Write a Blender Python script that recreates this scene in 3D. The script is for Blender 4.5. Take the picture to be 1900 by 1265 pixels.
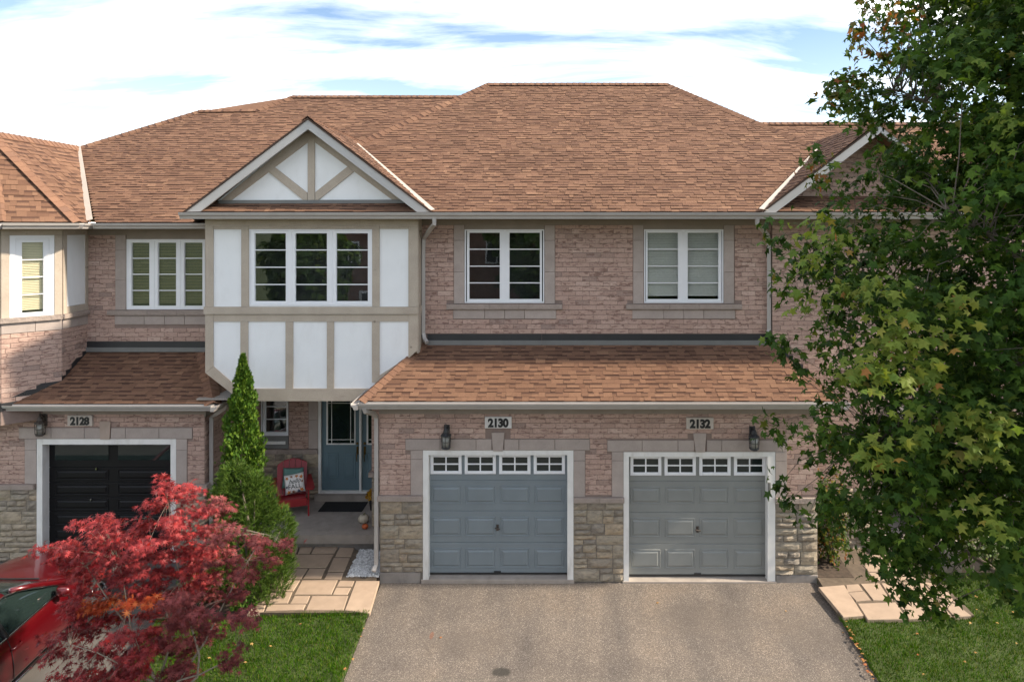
import bpy, bmesh, math, random
import numpy as np
from mathutils import Vector, Matrix

# ------------------------------------------------------------------ scene, camera, sky, sun
for o in list(bpy.data.objects):
    bpy.data.objects.remove(o, do_unlink=True)
S = bpy.context.scene
COL = S.collection
random.seed(7)
RNG = np.random.default_rng(7)
R = math.radians

FPX, VX, VY, CD, CH = 1267.0, 1017.0, 424.0, 12.0, 6.21     # focal (px of the 1900 px photo), vanishing point, camera distance, height
cam = bpy.data.cameras.new('camera')
cam.sensor_width = 36.0
cam.lens = 36.0 * FPX / 1900.0
cam.shift_x = -(VX - 950.0) / 1900.0
cam.shift_y = -(632.5 - VY) / 1900.0
cam.clip_start = 0.1
cam.clip_end = 3000
camo = bpy.data.objects.new('camera', cam)
COL.objects.link(camo)
camo.location = (0, -CD, CH)
camo.rotation_euler = (R(90), 0, 0)
S.camera = camo

SUN_EL, SUN_AZ = R(38), R(95)        # azimuth clockwise from +Y: almost exactly along +X, a touch from the front
sund = bpy.data.lights.new('sun', 'SUN')
sund.energy = 2.3
sund.angle = R(3.0)
sund.color = (1.0, 0.87, 0.70)
suno = bpy.data.objects.new('sun', sund)
COL.objects.link(suno)
sdir = Vector((math.sin(SUN_AZ) * math.cos(SUN_EL), math.cos(SUN_AZ) * math.cos(SUN_EL), math.sin(SUN_EL)))
suno.rotation_euler = sdir.to_track_quat('Z', 'Y').to_euler()
suno.location = (30, 0, 40)

world = bpy.data.worlds.new('World')
S.world = world
world.use_nodes = True
wt = world.node_tree
wt.nodes.clear()


def N(t, kind, **kw):
    n = t.nodes.new(kind)
    for k, v in kw.items():
        setattr(n, k, v)
    return n


def ramp(t, stops, interp='LINEAR'):
    r = t.nodes.new('ShaderNodeValToRGB')
    r.color_ramp.interpolation = interp
    els = r.color_ramp.elements
    while len(els) < len(stops):
        els.new(0.5)
    for e, (p, c) in zip(els, stops):
        e.position = p
        e.color = (*c, 1) if len(c) == 3 else c
    return r


sky = N(wt, 'ShaderNodeTexSky', sky_type='NISHITA', sun_disc=False)
sky.sun_elevation = SUN_EL
sky.sun_rotation = SUN_AZ
sky.air_density = 1.0
sky.dust_density = 0.1
sky.ozone_density = 1.2
tc = N(wt, 'ShaderNodeTexCoord')
sep = N(wt, 'ShaderNodeSeparateXYZ')
wt.links.new(tc.outputs['Generated'], sep.inputs[0])
zz = N(wt, 'ShaderNodeMath', operation='MAXIMUM'); zz.inputs[1].default_value = 0.0
wt.links.new(sep.outputs['Z'], zz.inputs[0])
za = N(wt, 'ShaderNodeMath', operation='ADD'); za.inputs[1].default_value = 0.22
wt.links.new(zz.outputs[0], za.inputs[0])
dx = N(wt, 'ShaderNodeMath', operation='DIVIDE'); dy = N(wt, 'ShaderNodeMath', operation='DIVIDE')
wt.links.new(sep.outputs['X'], dx.inputs[0]); wt.links.new(za.outputs[0], dx.inputs[1])
wt.links.new(sep.outputs['Y'], dy.inputs[0]); wt.links.new(za.outputs[0], dy.inputs[1])
cmb = N(wt, 'ShaderNodeCombineXYZ')
wt.links.new(dx.outputs[0], cmb.inputs[0]); wt.links.new(dy.outputs[0], cmb.inputs[1])
mp = N(wt, 'ShaderNodeMapping'); mp.inputs['Rotation'].default_value = (0, 0, R(-16)); mp.inputs['Scale'].default_value = (0.8, 2.5, 1)
mp.inputs['Location'].default_value = (1.3, 2.15, 0)
wt.links.new(cmb.outputs[0], mp.inputs[0])
cn = N(wt, 'ShaderNodeTexNoise'); cn.inputs['Scale'].default_value = 1.25; cn.inputs['Detail'].default_value = 9; cn.inputs['Roughness'].default_value = 0.58
cn.inputs['Distortion'].default_value = 0.35
wt.links.new(mp.outputs[0], cn.inputs['Vector'])
cr = ramp(wt, [(0.38, (0.0, 0.0, 0.0)), (0.515, (0.2, 0.2, 0.2)), (0.69, (1, 1, 1))])
wt.links.new(cn.outputs['Fac'], cr.inputs[0])
hz = N(wt, 'ShaderNodeMapRange'); hz.inputs['From Min'].default_value = 0.0; hz.inputs['From Max'].default_value = 0.30
hz.inputs['To Min'].default_value = 0.12; hz.inputs['To Max'].default_value = 0.0
wt.links.new(sep.outputs['Z'], hz.inputs['Value'])
cm = N(wt, 'ShaderNodeMath', operation='MAXIMUM')
wt.links.new(cr.outputs[0], cm.inputs[0]); wt.links.new(hz.outputs[0], cm.inputs[1])
mixc = N(wt, 'ShaderNodeMix', data_type='RGBA')
wt.links.new(cm.outputs[0], mixc.inputs['Factor'])
wt.links.new(sky.outputs[0], mixc.inputs[6])
mixc.inputs[7].default_value = (21.5, 20.7, 19.6, 1)
bg = N(wt, 'ShaderNodeBackground'); bg.inputs['Strength'].default_value = 0.05
wo = N(wt, 'ShaderNodeOutputWorld')
wt.links.new(mixc.outputs[2], bg.inputs[0]); wt.links.new(bg.outputs[0], wo.inputs[0])

S.view_settings.view_transform = 'Standard'
S.view_settings.look = 'None'
S.view_settings.exposure = 2.08
S.view_settings.gamma = 1.0
S.view_settings.use_curve_mapping = False

# ------------------------------------------------------------------ pixel helpers (a pixel plus the depth of the plane it lies on)


def PX(x, Y):
    return (x - VX) * (CD + Y) / FPX


def PZ(y, Y):
    return CH - (y - VY) * (CD + Y) / FPX


# ------------------------------------------------------------------ mesh helpers
I4 = Matrix.Identity(4)


def link(name, me, mat=None, parent=None, kind=None):
    o = bpy.data.objects.new(name, me)
    COL.objects.link(o)
    if mat is not None and me is not None and len(me.materials) == 0:
        me.materials.append(mat)
    if parent is not None:
        o.parent = parent
        if parent.type == 'EMPTY':
            o.matrix_parent_inverse = Matrix.Translation(-parent.location)
    if kind:
        o['kind'] = kind
    return o


def empty(name, loc, label, cat, group=None):
    o = bpy.data.objects.new(name, None)
    COL.objects.link(o)
    o.location = loc
    o.empty_display_size = 0.3
    o['label'] = label
    o['category'] = cat
    if group:
        o['group'] = group
    return o


class MB:
    def __init__(s):
        s.v = []; s.f = []

    def add(s, vs, fs):
        b = len(s.v)
        s.v += [tuple(p) for p in vs]
        s.f += [tuple(i + b for i in f) for f in fs]
        return s

    def box(s, x0, x1, y0, y1, z0, z1):
        vs = [(x0, y0, z0), (x1, y0, z0), (x1, y1, z0), (x0, y1, z0), (x0, y0, z1), (x1, y0, z1), (x1, y1, z1), (x0, y1, z1)]
        return s.add(vs, [(0, 1, 5, 4), (1, 2, 6, 5), (2, 3, 7, 6), (3, 0, 4, 7), (4, 5, 6, 7), (3, 2, 1, 0)])

    def bbox(s, x0, x1, y0, y1, z0, z1, b=0.006):
        """box with the front (y0) edges bevelled"""
        vs = [(x0, y0 + b, z0), (x1, y0 + b, z0), (x1, y1, z0), (x0, y1, z0), (x0, y0 + b, z1), (x1, y0 + b, z1), (x1, y1, z1), (x0, y1, z1),
              (x0 + b, y0, z0 + b), (x1 - b, y0, z0 + b), (x1 - b, y0, z1 - b), (x0 + b, y0, z1 - b)]
        return s.add(vs, [(8, 9, 10, 11), (0, 1, 9, 8), (1, 5, 10, 9), (5, 4, 11, 10), (4, 0, 8, 11),
                          (1, 2, 6, 5), (2, 3, 7, 6), (3, 0, 4, 7), (4, 5, 6, 7), (3, 2, 1, 0)])

    def prism(s, pts, vec):
        """planar polygon (3D points) extruded by vec"""
        n = len(pts)
        p = [Vector(q) for q in pts]
        v = Vector(vec)
        vs = p + [q + v for q in p]
        fs = [tuple(range(n)), tuple(range(2 * n - 1, n - 1, -1))]
        for i in range(n):
            j = (i + 1) % n
            fs.append((j, i, n + i, n + j))
        return s.add(vs, fs)

    def px_poly(s, pts, Y, y0, y1):
        """polygon given in photo pixels on plane Y, made a slab from Y+y0 (front) to Y+y1"""
        p = [(PX(x, Y), Y + y0, PZ(y, Y)) for x, y in pts]
        return s.prism(p, (0, y1 - y0, 0))

    def px_box(s, x0, x1, ya, yb, Y, y0, y1, b=0):
        a = (PX(x0, Y), PX(x1, Y), Y + y0, Y + y1, PZ(yb, Y), PZ(ya, Y))
        return s.bbox(*a, b) if b else s.box(*a)

    def tube(s, path, rad, n=8, cap=True):
        P = [Vector(p) for p in path]
        m = len(P)
        if not hasattr(rad, '__len__'):
            rad = [rad] * m
        up = None
        b = len(s.v)
        for i in range(m):
            t = (P[min(i + 1, m - 1)] - P[max(i - 1, 0)]).normalized()
            if up is None:
                a = Vector((0, 0, 1)) if abs(t.z) < 0.9 else Vector((1, 0, 0))
                up = (a - t * a.dot(t)).normalized()
            else:
                up = (up - t * up.dot(t)).normalized()
            w = t.cross(up)
            for k in range(n):
                an = 2 * math.pi * (k + 0.5) / n
                s.v.append(tuple(P[i] + (up * math.cos(an) + w * math.sin(an)) * rad[i]))
        for i in range(m - 1):
            for k in range(n):
                k2 = (k + 1) % n
                s.f.append((b + i * n + k, b + i * n + k2, b + (i + 1) * n + k2, b + (i + 1) * n + k))
        if cap:
            s.f.append(tuple(b + k for k in range(n))[::-1])
            s.f.append(tuple(b + (m - 1) * n + k for k in range(n)))
        return s

    def lathe(s, prof, c, n=16, sq=None):
        """profile [(r,z)] turned about the vertical through c"""
        b = len(s.v)
        for r, z in prof:
            for k in range(n):
                an = 2 * math.pi * (k + 0.5) / n
                s.v.append((c[0] + r * math.cos(an), c[1] + r * math.sin(an), c[2] + z))
        for i in range(len(prof) - 1):
            for k in range(n):
                k2 = (k + 1) % n
                s.f.append((b + i * n + k, b + i * n + k2, b + (i + 1) * n + k2, b + (i + 1) * n + k))
        s.f.append(tuple(b + k for k in range(n))[::-1])
        s.f.append(tuple(b + (len(prof) - 1) * n + k for k in range(n)))
        return s

    def mesh(s, name):
        me = bpy.data.meshes.new(name)
        me.from_pydata(s.v, [], s.f)
        me.update()
        return me

    def build(s, name, mat, parent=None, smooth=False, kind=None, fix=True):
        me = s.mesh(name)
        if fix:
            bm = bmesh.new(); bm.from_mesh(me)
            bmesh.ops.recalc_face_normals(bm, faces=bm.faces)
            bm.to_mesh(me); bm.free()
        if smooth:
            me.polygons.foreach_set('use_smooth', [True] * len(me.polygons))
        return link(name, me, mat, parent, kind)

    def single(s, name, mat, label, cat, group=None, smooth=False, kind=None):
        """a top-level thing that is one mesh: origin at its base"""
        v = np.array(s.v)
        c = np.array([(v[:, 0].min() + v[:, 0].max()) / 2, (v[:, 1].min() + v[:, 1].max()) / 2, v[:, 2].min()])
        s.v = [tuple(p) for p in (v - c)]
        o = s.build(name, mat, None, smooth, kind)
        o.location = c
        if label:
            o['label'] = label
        if cat:
            o['category'] = cat
        if group:
            o['group'] = group
        return o


def fast_mesh(name, V, F):
    """V (n,3) array, F (m,k) array of equal-size polygons (or list of such)"""
    Fs = F if isinstance(F, list) else [F]
    me = bpy.data.meshes.new(name)
    me.vertices.add(len(V))
    me.vertices.foreach_set('co', np.asarray(V, dtype=np.float32).ravel())
    nl = sum(f.size for f in Fs); npol = sum(len(f) for f in Fs)
    me.loops.add(nl); me.polygons.add(npol)
    li = np.concatenate([f.ravel() for f in Fs]).astype(np.int32)
    me.loops.foreach_set('vertex_index', li)
    tot = np.concatenate([np.full(len(f), f.shape[1]) for f in Fs])
    st = np.concatenate([[0], np.cumsum(tot)[:-1]]).astype(np.int32)
    me.polygons.foreach_set('loop_start', st)
    me.update(calc_edges=True)
    me.validate()
    me.polygons.foreach_set('use_smooth', [False] * len(me.polygons))
    return me


# ------------------------------------------------------------------ materials
MATS = {}


def new_mat(name):
    m = bpy.data.materials.new(name)
    m.use_nodes = True
    t = m.node_tree
    b = t.nodes['Principled BSDF']
    MATS[name] = m
    return m, t, b


def pos_vec(t, scale=(1, 1, 1), add=None):
    g = N(t, 'ShaderNodeNewGeometry')
    m = N(t, 'ShaderNodeMapping')
    m.inputs['Scale'].default_value = scale
    src = g.outputs['Position']
    if add is not None:
        va = N(t, 'ShaderNodeVectorMath', operation='ADD')
        t.links.new(src, va.inputs[0]); t.links.new(add, va.inputs[1])
        src = va.outputs[0]
    t.links.new(src, m.inputs[0])
    return m.outputs[0]


def noise(t, vec, scale, detail=4, rough=0.55):
    n = N(t, 'ShaderNodeTexNoise')
    n.inputs['Scale'].default_value = scale
    n.inputs['Detail'].default_value = detail
    n.inputs['Roughness'].default_value = rough
    t.links.new(vec, n.inputs['Vector'])
    return n.outputs['Fac']


def rnd(t):
    """a random number per piece, whether the piece is an object or an island of a joined mesh"""
    g = N(t, 'ShaderNodeNewGeometry'); o = N(t, 'ShaderNodeObjectInfo')
    a = N(t, 'ShaderNodeMath', operation='ADD'); f = N(t, 'ShaderNodeMath', operation='FRACT')
    t.links.new(g.outputs['Random Per Island'], a.inputs[0]); t.links.new(o.outputs['Random'], a.inputs[1])
    t.links.new(a.outputs[0], f.inputs[0])
    return f.outputs[0]


def mix(t, fac, a, b, blend='MIX'):
    m = N(t, 'ShaderNodeMix', data_type='RGBA', blend_type=blend)
    for sock, v in ((m.inputs['Factor'], fac), (m.inputs[6], a), (m.inputs[7], b)):
        if hasattr(v, 'is_linked') or hasattr(v, 'links'):
            t.links.new(v, sock)
        elif isinstance(v, (int, float)):
            sock.default_value = v
        else:
            sock.default_value = (*v, 1)
    return m.outputs[2]


def bump(t, b, h, strength=0.3, dist=0.01):
    n = N(t, 'ShaderNodeBump')
    n.inputs['Strength'].default_value = strength
    n.inputs['Distance'].default_value = dist
    t.links.new(h, n.inputs['Height'])
    t.links.new(n.outputs[0], b.inputs['Normal'])


def simple(name, c, rough=0.6, var=0.12, scale=6.0, fine=120.0, bmp=0.15, metal=0.0, spec=0.5, piece=0.0, dirt=None):
    m, t, b = new_mat(name)
    v = pos_vec(t)
    n1 = noise(t, v, scale, 5)
    r = ramp(t, [(0.3, tuple(k * (1 - var) for k in c)), (0.7, tuple(min(1, k * (1 + var)) for k in c))])
    t.links.new(n1, r.inputs[0])
    col = r.outputs[0]
    if piece:
        rr = rnd(t)
        pr = ramp(t, [(0, (1 - piece,) * 3), (1, (1 + piece,) * 3)])
        t.links.new(rr, pr.inputs[0])
        col = mix(t, 1.0, col, pr.outputs[0], 'MULTIPLY')
    if dirt:
        dn = noise(t, pos_vec(t, (1.5, 1.5, 0.5)), 3.0, 6, 0.65)
        dr = ramp(t, [(0.52, (0, 0, 0)), (0.75, (1, 1, 1))])
        t.links.new(dn, dr.inputs[0])
        dm = N(t, 'ShaderNodeMath', operation='MULTIPLY'); dm.inputs[1].default_value = dirt[1]
        t.links.new(dr.outputs[0], dm.inputs[0])
        col = mix(t, dm.outputs[0], col, dirt[0])
    t.links.new(col, b.inputs['Base Color'])
    b.inputs['Roughness'].default_value = rough
    b.inputs['Metallic'].default_value = metal
    b.inputs['Specular IOR Level'].default_value = spec
    if bmp:
        bump(t, b, noise(t, v, fine, 3), bmp, 0.004)
    return m


def m_brick():
    m, t, b = new_mat('brick')
    rr = rnd(t)
    base = ramp(t, [(0.0, (0.29, 0.212, 0.182)), (0.10, (0.37, 0.255, 0.212)), (0.3, (0.42, 0.29, 0.238)), (0.6, (0.45, 0.318, 0.264)), (0.85, (0.40, 0.272, 0.224)), (1.0, (0.48, 0.352, 0.295))])
    t.links.new(rr, base.inputs[0])
    off = N(t, 'ShaderNodeCombineXYZ')
    sc = N(t, 'ShaderNodeMath', operation='MULTIPLY'); sc.inputs[1].default_value = 37.0
    t.links.new(rr, sc.inputs[0]); t.links.new(sc.outputs[0], off.inputs[0]); t.links.new(sc.outputs[0], off.inputs[2])
    v = pos_vec(t, (7, 7, 26), off.outputs[0])
    bl = noise(t, v, 1.0, 3, 0.6)
    lr = ramp(t, [(0.55, (0, 0, 0)), (0.62, (1, 1, 1))])
    t.links.new(bl, lr.inputs[0])
    dark = N(t, 'ShaderNodeMath', operation='MULTIPLY'); dark.inputs[1].default_value = 0.74
    t.links.new(lr.outputs[0], dark.inputs[0])
    c = mix(t, dark.outputs[0], base.outputs[0], (0.17, 0.098, 0.082))
    f = noise(t, pos_vec(t), 45, 5, 0.7)
    fr = ramp(t, [(0.3, (0.82,) * 3), (0.7, (1.16,) * 3)])
    t.links.new(f, fr.inputs[0])
    c = mix(t, 1.0, c, fr.outputs[0], 'MULTIPLY')
    t.links.new(c, b.inputs['Base Color'])
    b.inputs['Roughness'].default_value = 0.9
    b.inputs['Specular IOR Level'].default_value = 0.25
    bump(t, b, noise(t, pos_vec(t), 90, 4, 0.65), 0.25, 0.004)
    return m


def m_shingle(name, stops, band=0.0):
    m, t, b = new_mat(name)
    rr = rnd(t)
    base = ramp(t, stops)
    t.links.new(rr, base.inputs[0])
    big = noise(t, pos_vec(t), 0.8, 4)
    br = ramp(t, [(0.3, (0.86,) * 3), (0.7, (1.12,) * 3)])
    t.links.new(big, br.inputs[0])
    c = mix(t, 1.0, base.outputs[0], br.outputs[0], 'MULTIPLY')
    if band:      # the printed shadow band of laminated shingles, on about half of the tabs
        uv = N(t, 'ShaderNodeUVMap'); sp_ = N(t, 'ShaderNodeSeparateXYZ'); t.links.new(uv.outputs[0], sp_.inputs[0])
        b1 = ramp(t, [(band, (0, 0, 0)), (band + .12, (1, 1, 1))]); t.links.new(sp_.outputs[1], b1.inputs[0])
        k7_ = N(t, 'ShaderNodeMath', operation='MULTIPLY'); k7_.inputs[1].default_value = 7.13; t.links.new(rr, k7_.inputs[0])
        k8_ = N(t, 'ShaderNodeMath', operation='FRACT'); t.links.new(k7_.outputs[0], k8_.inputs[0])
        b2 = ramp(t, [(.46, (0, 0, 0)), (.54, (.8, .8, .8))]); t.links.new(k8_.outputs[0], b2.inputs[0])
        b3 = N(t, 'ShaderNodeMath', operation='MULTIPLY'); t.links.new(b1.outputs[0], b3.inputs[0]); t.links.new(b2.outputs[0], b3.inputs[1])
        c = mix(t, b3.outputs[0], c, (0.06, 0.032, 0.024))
    g = noise(t, pos_vec(t), 210, 2, 0.8)
    gr = ramp(t, [(0.3, (0.62,) * 3), (0.7, (1.36,) * 3)])
    t.links.new(g, gr.inputs[0])
    c = mix(t, 1.0, c, gr.outputs[0], 'MULTIPLY')
    t.links.new(c, b.inputs['Base Color'])
    b.inputs['Roughness'].default_value = 0.95
    b.inputs['Specular IOR Level'].default_value = 0.2
    bump(t, b, noise(t, pos_vec(t), 260, 2, 0.8), 0.5, 0.004)
    return m


def m_wood():
    m, t, b = new_mat('stained_wood')
    n1 = noise(t, pos_vec(t), 3.5, 4)
    r = ramp(t, [(0.3, (0.375, 0.318, 0.26)), (0.7, (0.44, 0.38, 0.312))])
    t.links.new(n1, r.inputs[0])
    gr = noise(t, pos_vec(t, (14, 14, 40)), 3.0, 5, 0.6)
    g2 = ramp(t, [(0.35, (0.9,) * 3), (0.65, (1.07,) * 3)])
    t.links.new(gr, g2.inputs[0])
    c = mix(t, 1.0, r.outputs[0], g2.outputs[0], 'MULTIPLY')
    vo = N(t, 'ShaderNodeTexVoronoi'); vo.inputs['Scale'].default_value = 2.6
    t.links.new(pos_vec(t, (1, 0.2, 1)), vo.inputs['Vector'])
    kr = ramp(t, [(0.03, (1, 1, 1)), (0.075, (0, 0, 0))])
    t.links.new(vo.outputs['Distance'], kr.inputs[0])
    km = N(t, 'ShaderNodeMath', operation='MULTIPLY'); km.inputs[1].default_value = 0.7
    t.links.new(kr.outputs[0], km.inputs[0])
    c = mix(t, km.outputs[0], c, (0.10, 0.075, 0.055))
    w = noise(t, pos_vec(t, (2, 2, 6)), 2.0, 6, 0.7)
    wr = ramp(t, [(0.63, (0, 0, 0)), (0.78, (1, 1, 1))]); t.links.new(w, wr.inputs[0])
    wm = N(t, 'ShaderNodeMath', operation='MULTIPLY'); wm.inputs[1].default_value = 0.6
    t.links.new(wr.outputs[0], wm.inputs[0])
    c = mix(t, wm.outputs[0], c, (0.13, 0.11, 0.09))
    t.links.new(c, b.inputs['Base Color'])
    b.inputs['Roughness'].default_value = 0.8
    b.inputs['Specular IOR Level'].default_value = 0.3
    bump(t, b, gr, 0.25, 0.004)
    return m


def m_stone():
    m, t, b = new_mat('split_stone')
    rr = rnd(t)
    base = ramp(t, [(0, (0.24, 0.205, 0.165)), (0.25, (0.30, 0.26, 0.205)), (0.5, (0.35, 0.29, 0.215)), (0.75, (0.225, 0.198, 0.168)), (1, (0.37, 0.295, 0.21))])
    t.links.new(rr, base.inputs[0])
    n1 = noise(t, pos_vec(t, (1, 1, 2.2)), 9, 7, 0.68)
    r = ramp(t, [(0.28, (0.55,) * 3), (0.5, (1.0,) * 3), (0.72, (1.3, 1.27, 1.2))])
    t.links.new(n1, r.inputs[0])
    c = mix(t, 1.0, base.outputs[0], r.outputs[0], 'MULTIPLY')
    t.links.new(c, b.inputs['Base Color'])
    b.inputs['Roughness'].default_value = 0.92
    b.inputs['Specular IOR Level'].default_value = 0.25
    bump(t, b, noise(t, pos_vec(t, (1, 1, 2)), 30, 7, 0.7), 0.7, 0.02)
    return m


def m_precast(name, c, rocky=False):
    m, t, b = new_mat(name)
    rr = rnd(t)
    pr = ramp(t, [(0, (0.93,) * 3), (1, (1.06,) * 3)]); t.links.new(rr, pr.inputs[0])
    n1 = noise(t, pos_vec(t), 5, 6, 0.6)
    r = ramp(t, [(0.3, tuple(k * 0.9 for k in c)), (0.7, tuple(k * 1.08 for k in c))]); t.links.new(n1, r.inputs[0])
    cc = mix(t, 1.0, r.outputs[0], pr.outputs[0], 'MULTIPLY')
    sp = noise(t, pos_vec(t), 160, 2, 0.7)
    sr = ramp(t, [(0.36, (0.8,) * 3), (0.46, (1,) * 3)]); t.links.new(sp, sr.inputs[0])
    cc = mix(t, 1.0, cc, sr.outputs[0], 'MULTIPLY')
    t.links.new(cc, b.inputs['Base Color'])
    b.inputs['Roughness'].default_value = 0.9
    b.inputs['Specular IOR Level'].default_value = 0.25
    if rocky:
        bump(t, b, noise(t, pos_vec(t), 22, 6, 0.7), 0.9, 0.03)
    else:
        bump(t, b, noise(t, pos_vec(t), 120, 3), 0.25, 0.003)
    return m


def m_glass(name='window_glass', refl=1.0, tint=(0.95, 0.96, 0.95)):
    m = bpy.data.materials.new(name); m.use_nodes = True
    t = m.node_tree; t.nodes.clear()
    out = N(t, 'ShaderNodeOutputMaterial'); mx = N(t, 'ShaderNodeMixShader')
    lw = N(t, 'ShaderNodeLayerWeight'); lw.inputs['Blend'].default_value = 0.5
    pw_ = N(t, 'ShaderNodeMath', operation='POWER'); pw_.inputs[1].default_value = 4.0
    t.links.new(lw.outputs['Facing'], pw_.inputs[0])
    fr = N(t, 'ShaderNodeMath', operation='MULTIPLY_ADD'); fr.inputs[1].default_value = 0.85; fr.inputs[2].default_value = 0.085
    t.links.new(pw_.outputs[0], fr.inputs[0])
    tr = N(t, 'ShaderNodeBsdfTransparent'); tr.inputs[0].default_value = (*tint, 1)
    gl = N(t, 'ShaderNodeBsdfGlossy'); gl.inputs['Roughness'].default_value = 0.012
    gl.inputs['Color'].default_value = (0.95, 0.97, 1, 1)
    nb = N(t, 'ShaderNodeBump'); nb.inputs['Strength'].default_value = 0.05; nb.inputs['Distance'].default_value = 0.01
    t.links.new(noise(t, pos_vec(t), 2.5, 2), nb.inputs['Height'])
    t.links.new(nb.outputs[0], gl.inputs['Normal'])
    t.links.new(fr.outputs[0], mx.inputs[0]); t.links.new(tr.outputs[0], mx.inputs[1]); t.links.new(gl.outputs[0], mx.inputs[2])
    t.links.new(mx.outputs[0], out.inputs[0])
    MATS[name] = m
    return m


def m_leaf(name, stops, trans=0.35, rough=0.6, spec=0.18, clump_=(.78, 1.2)):
    m = bpy.data.materials.new(name); m.use_nodes = True
    t = m.node_tree
    b = t.nodes['Principled BSDF']; out = t.nodes['Material Output']
    rr = rnd(t)
    base = ramp(t, stops); t.links.new(rr, base.inputs[0])
    n1 = noise(t, pos_vec(t), 2.2, 3)
    r = ramp(t, [(0.32, (clump_[0],) * 3), (0.68, (clump_[1],) * 3)]); t.links.new(n1, r.inputs[0])
    c = mix(t, 1.0, base.outputs[0], r.outputs[0], 'MULTIPLY')
    t.links.new(c, b.inputs['Base Color'])
    b.inputs['Roughness'].default_value = rough
    b.inputs['Specular IOR Level'].default_value = spec
    tr = N(t, 'ShaderNodeBsdfTranslucent')
    c2 = mix(t, 1.0, c, (1.35, 1.25, 0.6), 'MULTIPLY')
    t.links.new(c2, tr.inputs[0])
    mx = N(t, 'ShaderNodeMixShader'); mx.inputs[0].default_value = trans
    t.links.new(b.outputs[0], mx.inputs[1]); t.links.new(tr.outputs[0], mx.inputs[2])
    t.links.new(mx.outputs[0], out.inputs[0])
    MATS[name] = m
    return m


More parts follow.
